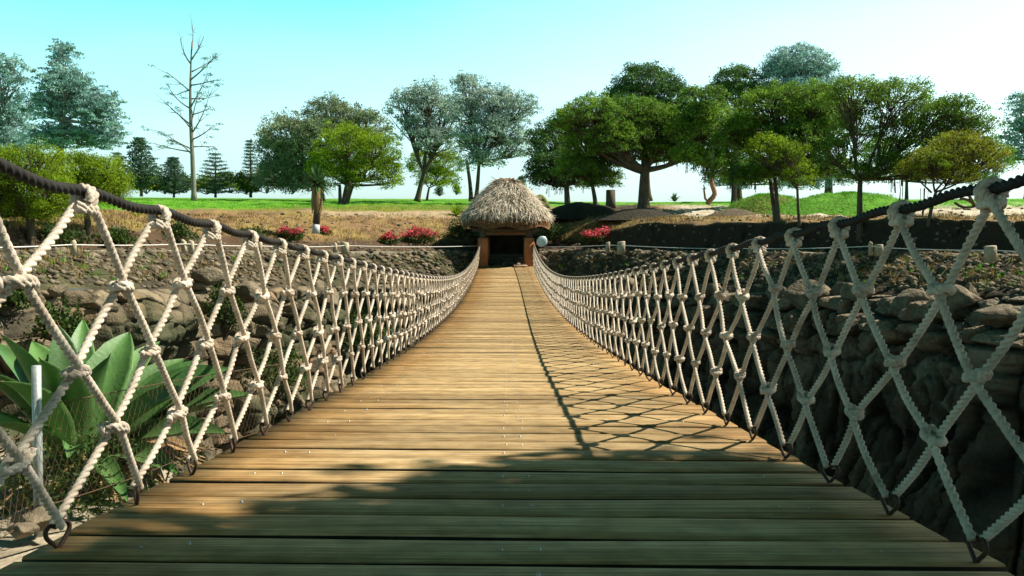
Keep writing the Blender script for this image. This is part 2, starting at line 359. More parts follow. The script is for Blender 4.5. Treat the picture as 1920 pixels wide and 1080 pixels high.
def ztop(y):
    y = np.asarray(y, float); s = ztop_p.deriv()(2.0) - 0.05
    return np.where(y < 2.0, ztop_p(2.0) + s * (y - 2.0) , ztop_p(np.minimum(y, 36)))
def cx(y): return -0.005 - 0.0078 * y       # centre line drifts a little left

# ------------------------------------------------------------------ terrain
def sm(px, xs, ys): return np.interp(px, xs, ys)
KX = [-3000, -1200, 0, 240, 500, 840, 888, 897, 1001, 1010, 1060, 1200, 1500, 1920, 3200, 5000]
K = {   # photo height of each terrain line, and how far ahead it lies
 'wall_y':  [560, 556, 548, 545, 540, 532, 530, 503, 503, 530, 532, 545, 552, 556, 560, 560],
 'wall_d':  [5.0, 8.5, 15, 18.5, 24.5, 33, 34.6, 34.75, 34.75, 34.6, 33.5, 29, 22.5, 16, 9, 5.0],
 'rim_y':   [472, 471, 470, 470, 471, 473, 473, 499, 499, 472, 470, 472, 474, 478, 482, 482],
 'rim_dd':  [2.2, 2.2, 2.6, 2.6, 2.4, 1.6, 1.2, 3.4, 3.4, 1.2, 1.6, 2.4, 2.6, 2.6, 2.4, 2.4],
 'in_y':    [466, 466, 465, 465, 466, 468, 468, 478, 478, 467, 466, 467, 468, 472, 474, 474],
 'st_y':    [430, 430, 428, 434, 452, 455, 455, 440, 440, 455, 452, 420, 414, 414, 414, 414],
 'st_dd':   [0.3, 0.3, 0.35, 0.5, 1.6, 1.5, 1.5, 0.4, 0.4, 1.5, 1.6, 0.35, 0.3, 0.3, 0.3, 0.3],
 'top_y':   [398, 398, 397, 398, 400, 402, 403, 403, 405, 405, 405, 405, 406, 405, 404, 404],
 'top_dd':  [3, 3.5, 5, 5.5, 6, 6, 6, 5, 5, 6, 5, 4, 3, 3, 3, 3],
 'lawn_y':  [386, 386, 386, 386, 385, 386, 386, 386, 388, 388, 388, 386, 388, 390, 390, 390],
 'crest_y': [374, 374, 372, 370, 372, 373, 373, 373, 376, 376, 378, 379, 376, 372, 372, 372],
}
def kk(n, px): return sm(px, KX, K[n])
def terr_lines(px):
    dw = kk('wall_d', px); dr = dw + kk('rim_dd', px); q = dr / 36
    di = dr + 0.9; ds = di + kk('st_dd', px); dt = ds + kk('top_dd', px); dl = dt + 6
    dc = np.full_like(dt, 76.0)
    L = [Parr(px, kk('wall_y', px), dw), Parr(px, kk('rim_y', px), dr), Parr(px, kk('in_y', px), di), Parr(px, kk('st_y', px), ds),
         Parr(px, kk('top_y', px), dt), Parr(px, kk('lawn_y', px), dl), Parr(px, kk('crest_y', px), dc)]
    return L
def gdist(px, py):
    L = [l[0] for l in terr_lines(np.array([float(px)]))]; ys = [540 - F * math.tan(math.atan2(l[2], l[1]) + TH) for l in L]
    for k in range(0, 6):
        a, b = ys[k], ys[k + 1]
        if a >= py >= b and a > b: return L[k][1] + (L[k + 1][1] - L[k][1]) * (a - py) / (a - b)
    return None
pxs = np.unique(np.concatenate([np.arange(-3000, -300, 60), np.arange(-300, 2220, 5), np.arange(2220, 5000, 60), [5000.]])).astype(float)
LN = terr_lines(pxs)
sub = [12, 5, 10, 14, 8, 12]
rows = []; zone = []
for k in range(6):
    for j in range(sub[k]):
        f = j / sub[k]; rows.append(LN[k] * (1 - f) + LN[k + 1] * f); zone.append(k + f)
rows.append(LN[6]); zone.append(6)
for yy, dz in ((95, -0.8), (160, -3.5), (500, -9), (3000, -14)):
    p = LN[6].copy(); p[:, 0] *= yy / 76; p[:, 1] = yy; p[:, 2] += dz; rows.append(p); zone.append(6.0 + yy / 1e4)
G = np.stack(rows); zone = np.array(zone)[:, None] * np.ones((1, len(pxs)))
PX = np.ones((len(rows), 1)) * pxs[None, :]
nz = fbm(G[..., :2] * 0.6, 4, 3); nf = fbm(G[..., :2] * 2.2, 3, 11)
amp = np.interp(zone, [0, 0.5, 1, 1.5, 2, 3, 4, 5, 6, 7], [0.05, 0.22, 0.05, 0.02, 0.08, 0.12, 0.10, 0.12, 0.02, 0])
G[..., 2] += nz * amp * 1.5 + nf * amp * 0.6
G[..., 1] += nf * np.interp(zone, [0, 0.5, 1, 2, 2.5, 3, 4], [0.2, 0.4, 0.06, 0.02, 0.35, 0.2, 0])
def lerp(a, b, t): return a + (b - a) * t[..., None]
def colr(c): return np.array(c, float)
debris_l, debris_r = colr((0.060, 0.050, 0.030)), colr((0.055, 0.042, 0.028))
C = np.zeros(G.shape[:2] + (3,)) + debris_l
side = np.clip((PX - 1020) / 160, 0, 1)
C = lerp(C, debris_r + 0 * C, side)
C = lerp(C, colr((0.20, 0.15, 0.09)) + 0 * C, np.clip(nf * 1.6, 0, 1) * 0.6)
C = lerp(C, colr((0.10, 0.15, 0.03)) + 0 * C, np.clip(nz * 2 - 0.3, 0, 1) * 0.25)
ed = np.clip(1 - np.abs(zone - 1.15) / 0.25, 0, 1)                            # pale trodden edge under the cord
C = lerp(C, colr((0.48, 0.42, 0.31)) + 0 * C, ed * 0.9)
st = np.clip((zone - 1.6) / 0.3, 0, 1) * np.clip((3.15 - zone) / 0.2, 0, 1)
C = lerp(C, lerp(colr((0.10, 0.06, 0.032)) + 0 * C, colr((0.045, 0.03, 0.02)) + 0 * C, side), st)  # right bank darker: tree shade put into its soil colour
dry = np.clip((zone - 2.95) / 0.2, 0, 1)
dc_ = lerp(colr((0.30, 0.185, 0.085)) + 0 * C, colr((0.34, 0.25, 0.075)) + 0 * C, np.clip(nz * 1.5 + 0.5, 0, 1))
dc_ = lerp(dc_, colr((0.22, 0.125, 0.07)) + 0 * C, np.clip(nf * 2, 0, 1))
C = lerp(C, dc_, dry)
pl = np.clip((zone - 3.85) / 0.1, 0, 1) * np.clip((4.35 - zone) / 0.1, 0, 1)     # light path along the bank top
C = lerp(C, colr((0.50, 0.38, 0.24)) + 0 * C, pl * np.clip((PX - 560) / 60, 0, 1) * 0.8)
sand = np.clip((zone - 3.7) / 0.2, 0, 1) * np.clip((PX - 1230) / 60, 0, 1)        # sandy strip on the right
C = lerp(C, lerp(colr((0.45, 0.36, 0.25)) + 0 * C, colr((0.75, 0.66, 0.50)) + 0 * C, np.clip(nf + 0.5, 0, 1)), sand)
oliv = np.clip((zone - 4.25) / 0.2, 0, 1) * np.clip((1000 - PX) / 40, 0, 1)
C = lerp(C, lerp(colr((0.24, 0.22, 0.03)) + 0 * C, colr((0.16, 0.23, 0.025)) + 0 * C, np.clip(nz + 0.5, 0, 1)), oliv)
lz = np.interp(PX, [0, 420, 560, 700, 1000, 1250, 1400], [4.2, 4.35, 4.75, 4.95, 4.95, 5.0, 5.0])
lawn = np.clip((zone - lz) / 0.2 + nz * 0.8, 0, 1)
C = lerp(C, lerp(colr((0.10, 0.30, 0.012)) + 0 * C, colr((0.16, 0.42, 0.015)) + 0 * C, np.clip(nf + 0.5, 0, 1)), lawn)
canopy_shade = np.clip((zone - 3.75) / .15, 0, 1) * np.clip((5.15 - zone) / .1, 0, 1) * np.clip((PX - 1035) / 20, 0, 1) * np.clip((1250 - PX) / 50, 0, 1)  # canopy shade painted into the ground colour right of the hut
C = lerp(C, colr((0.045, 0.035, 0.022)) + 0 * C, canopy_shade * np.clip(.9 + nf, 0, 1))
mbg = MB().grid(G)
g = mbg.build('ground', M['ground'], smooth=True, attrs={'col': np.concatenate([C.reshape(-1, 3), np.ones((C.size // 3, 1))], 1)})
tag(g, 'dry grass bank rising from the gorge rim to the bright green lawn', None, None, 'structure')

# height lookup on the ground sheet: nearest vertex
GF = G.reshape(-1, 3); GZ = zone.reshape(-1)
def gz(x, y):
    i = np.argmin((GF[:, 0] - x) ** 2 + (GF[:, 1] - y) ** 2); return GF[i, 2]

# gorge sides: right-hand cliff of fluted rock, left-hand dry stone wall
def wall(name, p0, p1, nu, nv, zb, kind):
    px = np.linspace(p0, p1, nu)
    top = Parr(px, kk('wall_y', px), kk('wall_d', px)); top[:, 2] += 0.03
    seg = np.concatenate([[0], np.cumsum(np.hypot(*np.diff(top[:, :2], axis=0).T))])
    tx = np.gradient(top[:, 0]); ty = np.gradient(top[:, 1]); n = np.stack([ty, -tx], -1); n /= np.linalg.norm(n, axis=1)[:, None] + 1e-9
    # n should point to the gorge
    n = np.where((n[:, 1] > 0)[:, None], -n, n)
    v = np.linspace(0, 1, nv) ** 1.25
    H = top[:, 2] - zb
    z = top[:, 2][None, :] - v[:, None] * H[None, :]
    U = np.ones((nv, 1)) * seg[None, :]; V = v[:, None] * H[None, :]
    if kind == 'masonry':
        wu = U + 0.25 * fbm(np.stack([U, V], -1) * 0.9, 2, 5); wv = V + 0.2 * fbm(np.stack([U, V], -1) * 0.9, 2, 6)
        f1, f2, idc = worley(wu / (0.62 + .0 * U), wv / 0.46, 3)
        gap = np.clip((f2 - f1) / 0.22, 0, 1)
        d = 0.20 * gap ** 0.6 + 0.16 * (idc - 0.5) * gap + 0.05 * fbm(np.stack([U, V], -1) * 7, 3, 7)
        d += 1.5 * fbm(np.stack([U * .55, V * .40], -1), 3, 8) * np.clip(V / .8, 0, 1)
        d *= np.clip(V / 0.15, 0.1, 1)
        C = lerp(colr((0.14, 0.11, 0.068)) + np.zeros(U.shape + (3,)), colr((0.38, 0.30, 0.19)) + np.zeros(U.shape + (3,)), idc)
        C = lerp(C, colr((0.24, 0.15, 0.08)) + 0 * C, (idc > 0.8) * 0.6)
        C = lerp(C, colr((0.05, 0.045, 0.03)) + 0 * C, 1 - gap)
        C = lerp(C, colr((0.06, 0.075, 0.035)) + 0 * C, np.clip(fbm(np.stack([U, V], -1) * 0.8, 3, 9) * 2.2, 0, 1) * 0.8)
        batter = 0.10
    else:
        up = np.clip(1 - (V - 1.1) / 1.0, 0, 1)
        w0 = 0.35 * fbm(np.stack([U, V], -1) * 0.8, 3, 15)
        f1, f2, ida = worley((U + w0) / 0.70, (V + w0) / 0.50, 21)
        h1, h2, idh = worley((U - w0) / 0.33, (V + w0) / 0.24, 51); rock = 0.50 * np.clip((f2 - f1) / 0.30, 0, 1) ** 0.7 + 0.7 * (ida - 0.5) + 0.16 * (idh - .5) * np.clip((h2 - h1) / .15, 0, 1) + .06 * np.clip((h2 - h1) / .3, 0, 1)
        g1, g2, idb = worley((U + 0.3 * w0 + 0.10 * V) / 0.42, (V + 2 * w0) / 3.4, 31)
        flute = 0.30 * np.clip((g2 - g1) / 0.35, 0, 1) ** 0.6 + 0.35 * (idb - 0.5)
        d = rock * up + (flute + .10 * (idh - .5)) * (1 - up) + 0.5 * (.45 - np.abs(fbm(np.stack([U * 1.3, V * .7], -1), 5, 77))) + .12 * (.4 - np.abs(fbm(np.stack([U * 6, V * 3], -1), 4, 78))) + 0.16 * fbm(np.stack([U * 4.5, V * 2.6], -1), 4, 17) + 0.5 * fbm(np.stack([U * .4, V * .3], -1), 2, 18) + 0.3 * (1 - up)*0 + 0.25 * np.clip(V, 0, 1)
        d *= np.clip(V / 0.12, 0.15, 1)
        ga = np.clip((f2 - f1) / 0.2, 0, 1) * up + np.clip((g2 - g1) / 0.25, 0, 1) * (1 - up)
        C = lerp(colr((0.15, 0.145, 0.115)) + np.zeros(U.shape + (3,)), colr((0.34, 0.27, 0.18)) + np.zeros(U.shape + (3,)), up * (0.35 + 0.65 * ida))
        C = lerp(C, colr((0.36, 0.36, 0.28)) + 0 * C, (1 - up) * np.clip(fbm(np.stack([U * 3, V * .8], -1), 3, 19) * 2, 0, 1))
        C = lerp(C, colr((0.02, 0.02, 0.015)) + 0 * C, 1 - ga)
        batter = 0.16
    A = np.stack([top[:, 0][None, :] + n[:, 0][None, :] * (d + batter * V), top[:, 1][None, :] + n[:, 1][None, :] * (d + batter * V), z + 0.06 * d], -1)
    ob = MB().grid(A, flip=True).build(name, M['stone' if kind == 'masonry' else 'cliff'], smooth=(kind == 'masonry'), attrs={'col': np.concatenate([C.reshape(-1, 3), np.ones((C.size // 3, 1))], 1)})
    return ob
o = wall('dry_stone_wall', -1200, 745, 900, 150, -7.5, 'masonry')
tag(o, 'rough dry stone wall lining the left side of the gorge behind the agave', 'stone wall')
o = wall('cliff', 690, 3600, 1100, 210, -8.5, 'cliff')
tag(o, 'dark fluted rock face with pale ledges below the right rim', None, None, 'structure')
xx, yy = np.meshgrid(np.linspace(-45, 45, 90), np.linspace(-8, 42, 60))
zf = -8.0 + 1.4 * fbm(np.stack([xx, yy], -1) * 0.25, 4, 2)
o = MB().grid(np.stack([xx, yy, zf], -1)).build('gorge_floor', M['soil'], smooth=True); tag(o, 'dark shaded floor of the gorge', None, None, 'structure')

# near bank: on the camera's side, with a shelf on the left that carries the agave
xx, yy = np.meshgrid(np.linspace(-60, 60, 420), np.linspace(-60, 7.2, 300))
edge = np.interp(xx, [-60, -14, -8, -5, -2.2, -1.6, -1.0, 1, 60], [5, 5.0, 5.0, 5.2, 5.2, 3.8, 1.0, 0.2, -1.0]) + 0.35 * fbm(np.stack([xx, xx * 0], -1) * 1.1, 3, 4)
zn = -1.10 + 0.06 * fbm(np.stack([xx, yy], -1) * 1.5, 4, 1) + 0.03 * fbm(np.stack([xx, yy], -1) * 7, 3, 9) + np.clip(-yy - 1.5, 0, 3) * 0.12
zn = zn - 0.30 * np.clip((yy - 2.6) / 1.5, 0, 1)
drop = np.clip((yy - edge) / 0.35, 0, 1)
zn = zn - drop * 6.4
yy2 = np.minimum(yy, edge + 0.4 + (yy - edge) * 0.15)
o = MB().grid(np.stack([xx, yy2, zn], -1)).build('bank', M['pale_soil'], smooth=True)
tag(o, 'pale stony ground beside the near end of the bridge', None, None, 'structure')

MP = []
# mounds on the lawn
def mound(px, py_top, py_base, rx, d, mkey, label, seed, ryd=3.0, col=(0.1, 0.3, 0.01)):
    d = gdist(px, py_base) or d; c = P(px, py_base, d); h = P(px, py_top, d)[2] - c[2]; R = rx / F * d
    a, r = np.meshgrid(np.linspace(0, 2 * pi, 49), np.linspace(0, 1.12, 22))
    X = c[0] + np.cos(a) * r * R; Y = c[1] + np.sin(a) * r * ryd
    Z = c[2] - 0.12 + (h + 0.12) * (np.clip(1 - r ** 2, -0.3, 1)) + 0.35 * h * fbm(np.stack([X, Y], -1) * 1.2, 4, seed) * np.clip(1.1 - r, 0, 1)
    Cc = np.zeros(X.shape + (3,)) + colr(col); Cc *= (1 + 0.3 * fbm(np.stack([X, Y], -1) * 2.5, 3, seed + 1))[..., None]
    if 'gr' in label and h > .2: k_ = RNG.integers(0, X.size, 1500); MP.append(np.stack([X.ravel()[k_] + RNG.normal(0, .08, 1500), Y.ravel()[k_] + RNG.normal(0, .08, 1500), Z.ravel()[k_]], -1))
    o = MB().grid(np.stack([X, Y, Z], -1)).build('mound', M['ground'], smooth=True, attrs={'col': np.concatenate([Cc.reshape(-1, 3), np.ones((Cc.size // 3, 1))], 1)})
    return tag(o, label, None, None, 'structure')
mound(1590, 364, 394, 160, 50, 'lawn', 'smooth green grass mound behind the right hand trees', 1)
mound(1440, 366, 398, 90, 47.5, 'lawn', 'low mound with yellowing grass beside the grass hill', 2, 2.0, (0.14, 0.20, 0.02))
mound(1095, 378, 401, 84, 44.5, 'soil', 'dark earth mound, tree shade painted in, under the dense tree beside the hut', 3, 2.2, (0.035, 0.03, 0.018))  # colour of this and the next mound: dark soil plus painted tree shade
mound(1200, 391, 404, 76, 44, 'soil', 'dark earth mound, tree shade painted in, at the foot of the thick trunk', 4, 2.0, (0.035, 0.03, 0.018))
mound(1380, 391, 403, 60, 44.5, 'soil', 'low dusty mound below the slim dark trunk', 5, 2.0, (0.16, 0.12, 0.08))
mound(1010, 362, 395, 26, 50, 'soil', 'small olive mound right behind the thatched roof', 6, 2.0, (0.16, 0.17, 0.03))

# ------------------------------------------------------------------ bridge
bridge = thing('rope_bridge', 'long sagging footbridge of bleached boards with knotted rope sides', 'footbridge', (0, 2.0, float(zdeck(2.0))))
pitch = 0.2285; dk = MB(); scr = []
y = -2.6; k = 0
while y < YEND - 0.05:
    r = random.Random(k); gap = 0.020 + r.choice((0, .005, .014)) + 0.004 * r.random()
    yc = y + pitch / 2; w = pitch - gap
    x0 = cx(yc) - BW / 2 - 0.055 + r.uniform(-.015, .015); x1 = cx(yc) + BW / 2 + 0.055 + r.uniform(-.015, .015)
    dzp = r.uniform(-.0015, .0015); tilt = r.uniform(-.006, .006); wave = r.uniform(0, 6)
    slope = float(zdeck(yc + .1) - zdeck(yc - .1)) / .2
    ns = 13; xs = np.linspace(x0, x1, ns)
    sec = [(-w / 2 + .005, 0), (w / 2 - .005, 0), (w / 2, -.006), (w / 2, -.040), (-w / 2, -.040), (-w / 2, -.006)]
    skew = 0.020
    G2 = np.zeros((ns, 6, 3))
    for i, xx_ in enumerate(xs):
        warp = .0025 * sin(xx_ * 2.1 + wave) ; ey = .0022 * sin(xx_ * 3.3 + wave * 2)
        for j, (a, b) in enumerate(sec):
            G2[i, j] = (xx_, yc - skew * (xx_ - cx(yc)) + a + (ey if a > 0 else -ey), float(zdeck(yc)) + slope * a + b + dzp + tilt * a + warp)
    idx = np.arange(ns * 6).reshape(ns, 6); nx = np.roll(idx, -1, 1)
    q = np.stack([idx[:-1], idx[1:], nx[1:], nx[:-1]], -1).reshape(-1, 4).tolist()
    q += [[0, 1, 2, 3], [0, 3, 4, 5]]; b0 = (ns - 1) * 6; q += [[b0 + 3, b0 + 2, b0 + 1, b0], [b0 + 5, b0 + 4, b0 + 3, b0]]
    dk.add(G2.reshape(-1, 3), q, a=r.random())
    if yc < 12:
        for sx in (-0.98, -0.86, 0.0, 0.085, 0.88, 0.99):
            if abs(sx) > .5 and k % 2: continue
            scr.append((cx(yc) + sx + r.uniform(-.01, .01), yc - skew * sx + r.uniform(-.012, .03), float(zdeck(yc)) + dzp + .001))
    y += pitch; k += 1
deck = dk.build('deck', M['deck'], bridge)
M['edge'] = mat('gap_shade_board_edge', (0.030, 0.024, 0.016), 0.95, 0.5, 8, 0.3); deck.data.materials.append(M['edge'])  # near-black board sides paint in the shade of the gaps
for p_ in deck.data.polygons:
    if abs(p_.normal.y) > .75: p_.material_index = 1
sb = MB()
for p in scr:
    a = np.linspace(0, 2 * pi, 8, endpoint=False)
    V = np.concatenate([np.stack([p[0] + .0055 * np.cos(a), p[1] + .0055 * np.sin(a), np.full(8, p[2] - .004)], -1), np.stack([p[0] + .004 * np.cos(a), p[1] + .004 * np.sin(a), np.full(8, p[2] + .0025)], -1), [[p[0], p[1], p[2] + .003]]])
    Q = [[i, (i + 1) % 8, 8 + (i + 1) % 8, 8 + i] for i in range(8)]; T = [[8 + i, 8 + (i + 1) % 8, 16] for i in range(8)]
    sb.add(V, Q, T)
tag(sb.build('screw', M['screw'], deck), None, None, None, 'stuff')
# steel cables and joists under the deck
for sx in (-0.9, 0.9):
    ys = np.linspace(-2.5, YEND, 60)
    MB().tube(np.stack([cx(ys) + sx, ys, zdeck(ys) - 0.07], -1), 0.022, 8).build('support_cable', M['dark_rope'], bridge, True)

# rope net sides
def smooth_path(pts, step):
    "catmull-rom through pts, resampled"
    p = np.asarray(pts, float); p = np.concatenate([2 * p[:1] - p[1:2], p, 2 * p[-1:] - p[-2:-1]])
    out = []
    for i in range(1, len(p) - 2):
        L = np.linalg.norm(p[i + 1] - p[i]); n = max(2, int(L / step)); t = np.linspace(0, 1, n, endpoint=False)[:, None]
        out.append(0.5 * ((2 * p[i]) + (-p[i - 1] + p[i + 1]) * t + (2 * p[i - 1] - 5 * p[i] + 4 * p[i + 1] - p[i + 2]) * t ** 2 + (-p[i - 1] + 3 * p[i] - 3 * p[i + 1] + p[i + 2]) * t ** 3))
    out.append(p[-2:-1]); return np.concatenate(out)
RR = 0.0110
def knot_mesh(seed, hi=True):
    r = random.Random(seed); st = 0.0032 if hi else 0.022; sd = 15 if hi else 5; lb = 3 if hi else 0
    mb = MB()
    # local axes: x across the net (normal), y along the bridge, z up
    a = np.linspace(0, 2 * pi * 2.1, 24); ph = r.uniform(0, 6)
    p = np.stack([(0.023 + .004 * np.sin(a * .5)) * np.sin(a), (0.042 + .007 * r.random()) * np.cos(a) + .006 * np.sin(a * .5 + ph), -0.008 + 0.017 * a / a[-1] + .003 * np.sin(a + ph)], -1)
    mb.tube(smooth_path(p, st), RR * 1.0, sd, lobes=lb)
    p = np.array([[-.022, -.040, -.020], [-.030, -.018, .002], [-.031, .004, .016], [-.024, .024, .024], [.002, .030, .026], [.024, .018, .018], [.028, -.006, .006], [.020, -.034, -.014]]) * [.85, 1 + .2 * r.random(), .60]
    mb.tube(smooth_path(p, st), RR * .95, sd, lobes=lb)
    # tucked rope end
    q = np.array([[.01, .040, -.016], [.018, .058, -.002], [.020, .070, .010 + .01 * r.random()]])
    mb.tube(smooth_path(q, st), RR * .95, sd, lobes=lb)
    o = mb.build('knot_shape', M['rope'], smooth=True); me = o.data; bpy.data.objects.remove(o); return me
def hitch_mesh(seed, hi=True):
    r = random.Random(seed); st = 0.0032 if hi else 0.022; sd = 15 if hi else 5; lb = 3 if hi else 0
    mb = MB(); rr = 0.0145 + RR
    a = np.linspace(-0.6, 2 * pi * 1.75, 22)        # two turns over the rail, along it (y)
    p = np.stack([rr * 1.03 * np.cos(a), -0.020 + 0.038 * (a - a[0]) / (a[-1] - a[0]), rr * 1.03 * np.sin(a)], -1)
    mb.tube(smooth_path(p, st), RR * 1.05, sd, lobes=lb)
    a = np.linspace(0, 2 * pi * 1.5, 16)            # collar below
    p = np.stack([0.020 * np.sin(a), 0.038 * np.cos(a), -0.041 + 0.015 * a / a[-1]], -1)
    mb.tube(smooth_path(p, st), RR * 1.02, sd, lobes=lb)
    o = mb.build('hitch_shape', M['rope'], smooth=True); me = o.data; bpy.data.objects.remove(o); return me
def hook_mesh(hi=True):
    # open, slightly heart-shaped iron eye standing on a stem driven into the board
    p = np.array([[0, .004, -.03], [0, .002, -.002], [0, .018, .018], [0, .034, .038], [0, .036, .056], [0, .022, .068], [0, .002, .064], [0, -.004, .060],
                  [0, -.020, .068], [0, -.034, .056], [0, -.030, .036], [0, -.012, .016], [0, -.004, .006]])
    mb = MB().tube(smooth_path(p, .006 if hi else .02), .0062, 8 if hi else 4)
    o = mb.build('hook_shape', M['iron'], smooth=True); me = o.data; bpy.data.objects.remove(o); return me
KN = [knot_mesh(i) for i in range(4)]; KL = [knot_mesh(9, False), knot_mesh(10, False)]
HT = [hitch_mesh(i) for i in range(3)]; HL = hitch_mesh(9, False); HK = hook_mesh(); HKL = hook_mesh(False)
SP = 0.4588; NC = 72; FR = [0, .26, .51, .75, 1.0]
def merge(mbo, me, loc, rot):
    n = len(me.vertices); V = np.empty(n * 3, np.float32); me.vertices.foreach_get('co', V); V = V.reshape(-1, 3)
    ax, ay, az = rot
    Rx = np.array([[1, 0, 0], [0, cos(ax), -sin(ax)], [0, sin(ax), cos(ax)]]); Rz = np.array([[cos(az), -sin(az), 0], [sin(az), cos(az), 0], [0, 0, 1]])
    V = V @ (Rz @ Rx).T + loc
    Q = []; T = []
    key = me.name
    if key not in _fc:
        for p in me.polygons: (Q if len(p.vertices) == 4 else T).append(list(p.vertices))
        _fc[key] = (Q, T)
    Q, T = _fc[key]; mbo.add(V, Q, T)
_fc = {}
farK, farH, farR, farHk = MB(), MB(), MB(), MB()
items = []
for side, off, lean in ((-1, 0.10, 0.085), (1, -0.02, 0.03)):
    ys = np.arange(-2.6, YEND + .1, .02 if True else .1)
    def top_pt(yv): return np.array([cx(yv) + side * BW / 2 + lean, yv, float(ztop(yv))])
    # handrail
    ys = np.concatenate([np.arange(-0.8, 9, .0042), np.arange(9, YEND + .25, .05)])
    sc_ = np.where(ys < 12, .006 * np.sin(ys / SP * 2 * pi), 0)
    rail = np.stack([cx(ys) + side * BW / 2 + lean, ys, ztop(ys) - sc_], -1)
    i9 = np.searchsorted(ys, 9)
    mb = MB().tube(rail[:i9 + 1], 0.0138, 15, lobes=3, pitch=.085, depth=.36); mb.tube(rail[i9:], 0.0138, 8)
    mb.build('handrail_rope', M['dark_rope'], bridge, True)
    nodes = {}
    R = random.Random(40 + side)
    for i in range(-5, NC + 1):
        for row in range(5):
            h = .5 if row % 2 else 0
            if i + h > NC - .2: continue
            jy = 0 if row in (0, 4) else R.uniform(-.03, .03); jf = 0 if row in (0, 4) else R.uniform(-.022, .022)
            yb = 1.995 + off + SP * (i + h) + jy; yt = 2.05 + off * .9 + SP * (i + h) + jy
            f = FR[row] + jf; yv = yt * (1 - f) + yb * f
            zt = float(ztop(yt)) - .012; zb = float(zdeck(yb)) + .060
            xb = cx(yb) + side * BW / 2 + (.02 * sin(pi * f) * -side); xt = cx(yt) + side * BW / 2 + lean
            nodes[(i, row)] = np.array([xt * (1 - f) + xb * f, yv, zt * (1 - f) + zb * f])
    def nd(i2, row):            # i2 = doubled column
        return nodes.get(((i2 - (row % 2)) // 2, row))
    for i in range(-5, NC + 1):
        for dr in (1, -1):
            pts = [nd(2 * i + dr * row, row) for row in range(5)]
            pts = [p for p in pts if p is not None]
            if len(pts) < 2: continue
            dx = dr * .012; pts = [p + np.array([dx, 0, 0]) for p in pts]
            pp = [pts[0]]
            for a, b in zip(pts[:-1], pts[1:]):
                d = (b - a); mid = (a + b) / 2 + np.array([R.uniform(-.006, .006), R.uniform(-.006, .010), -.004]); pp += [mid, b]
            ym = np.mean([p[1] for p in pts]); items.append((ym, pp))
    for (i, row), p in nodes.items():
        az = R.uniform(-.25, .25); sl = math.atan(float(ztop(p[1] + .1) - ztop(p[1] - .1)) / .2)
        if row == 0: kind = 'h'; rot = (sl, 0, az * .4)
        elif row == 4: kind = 'k'; rot = (0, 0, R.uniform(-.35, .35) + (0.9 if R.random() < .2 else 0.35 * side))
        else: kind = 'n'; rot = (R.uniform(-.25, .25), 0, az + (pi if R.random() < .5 else 0) - side * .25)
        if kind == 'k': p = p - np.array([0, 0, .060])
        items.append((p[1], (kind, p, rot, R.randrange(4))))
vis = lambda yv: yv > 1.0
cnt = dict(h=0, k=0, n=0, r=0)
for yv, it in sorted(items, key=lambda t: abs(t[0] - 1.5)):
    if isinstance(it, list):
        if cnt['r'] < 100:
            st = .0028 if yv < 3.8 else (.0045 if yv < 6 else (.007 if yv < 8.5 else .02))
            mb = MB().tube(smooth_path(it, st), RR, 18 if yv < 3.8 else (12 if yv < 7 else 8), lobes=3 if yv < 9 else 0, depth=.38, pitch=.066)
            mb.build('net_rope', M['rope'], bridge, True); cnt['r'] += 1
        else: farR.tube(np.array(it), RR, 5, caps=False)
        continue
    kind, p, rot, v = it
    if cnt[kind] < 100:
        hi = yv < 8
        me = {'h': HT[v % 3] if hi else HL, 'k': HK if hi else HKL, 'n': KN[v] if hi else KL[v % 2]}[kind]
        child({'h': 'rail_hitch', 'k': 'iron_hook', 'n': 'knot'}[kind], me, bridge, p, rot, {'h': .95, 'k': 1, 'n': .80 + .14 * ((v * 7 + int(p[1] * 10)) % 5) / 4}[kind]); cnt[kind] += 1
    else: merge({'h': farH, 'k': farHk, 'n': farK}[kind], {'h': HL, 'k': HKL, 'n': KL[v % 2]}[kind], p, rot)
tag(farR.build('net_rope', M['rope'], bridge, True), kind='stuff'); tag(farK.build('knot', M['rope'], bridge, True), kind='stuff')
tag(farH.build('rail_hitch', M['rope'], bridge, True), kind='stuff'); tag(farHk.build('iron_hook', M['iron'], bridge, True), kind='stuff')

# ------------------------------------------------------------------ thatched hut at the far end
HY = 35.25; hz = float(zdeck(35)) ; hx = P(949, 497, HY)[0]
hut = thing('thatched_hut', 'open gateway hut with shaggy straw roof and orange plaster pillars', 'hut', (hx, HY + 1.6, hz))
def hutpt(px, py, Y=HY): return P(px, py, Y)
for sx in (-1, 1):
    for dy in (0, 3.0):
        xc = hx + sx * 1.02; ytop = hutpt(906, 446)[2]
        mb = MB(); mb.box((xc, HY + dy, (hz - .25 + ytop) / 2), (.44, .44, ytop - hz + .25), ch=.03)
        mb.build('pillar', M['plaster'], hut)
        pts = [(xc, HY + dy, ytop - .02), (xc + .01, HY + dy, ytop + .3), (xc, HY + dy, ytop + .75)]
        MB().tube(pts, [.15, .14, .14], 12).build('post', M['timber'], hut, True)
zb = hutpt(950, 438)[2]
for dy in (0.0, 3.0): MB().tube([(hx - 1.5, HY + dy, zb + .18), (hx, HY + dy, zb + .16), (hx + 1.5, HY + dy, zb + .19)], .10, 10).build('beam', M['timber_pale'] if dy else M['timber'], hut, True)
for sx in (-1, 1): MB().tube([(hx + sx * 1.02, HY - .5, zb + .33), (hx + sx * 1.02, HY + 3.5, zb + .33)], .08, 8).build('beam', M['timber'], hut, True)
# inner tie beam, pale
MB().tube([(hx - .9, HY + 1.2, zb), (hx + .9, HY + 1.2, zb + .02)], .09, 10).build('beam', M['timber_pale'], hut, True)
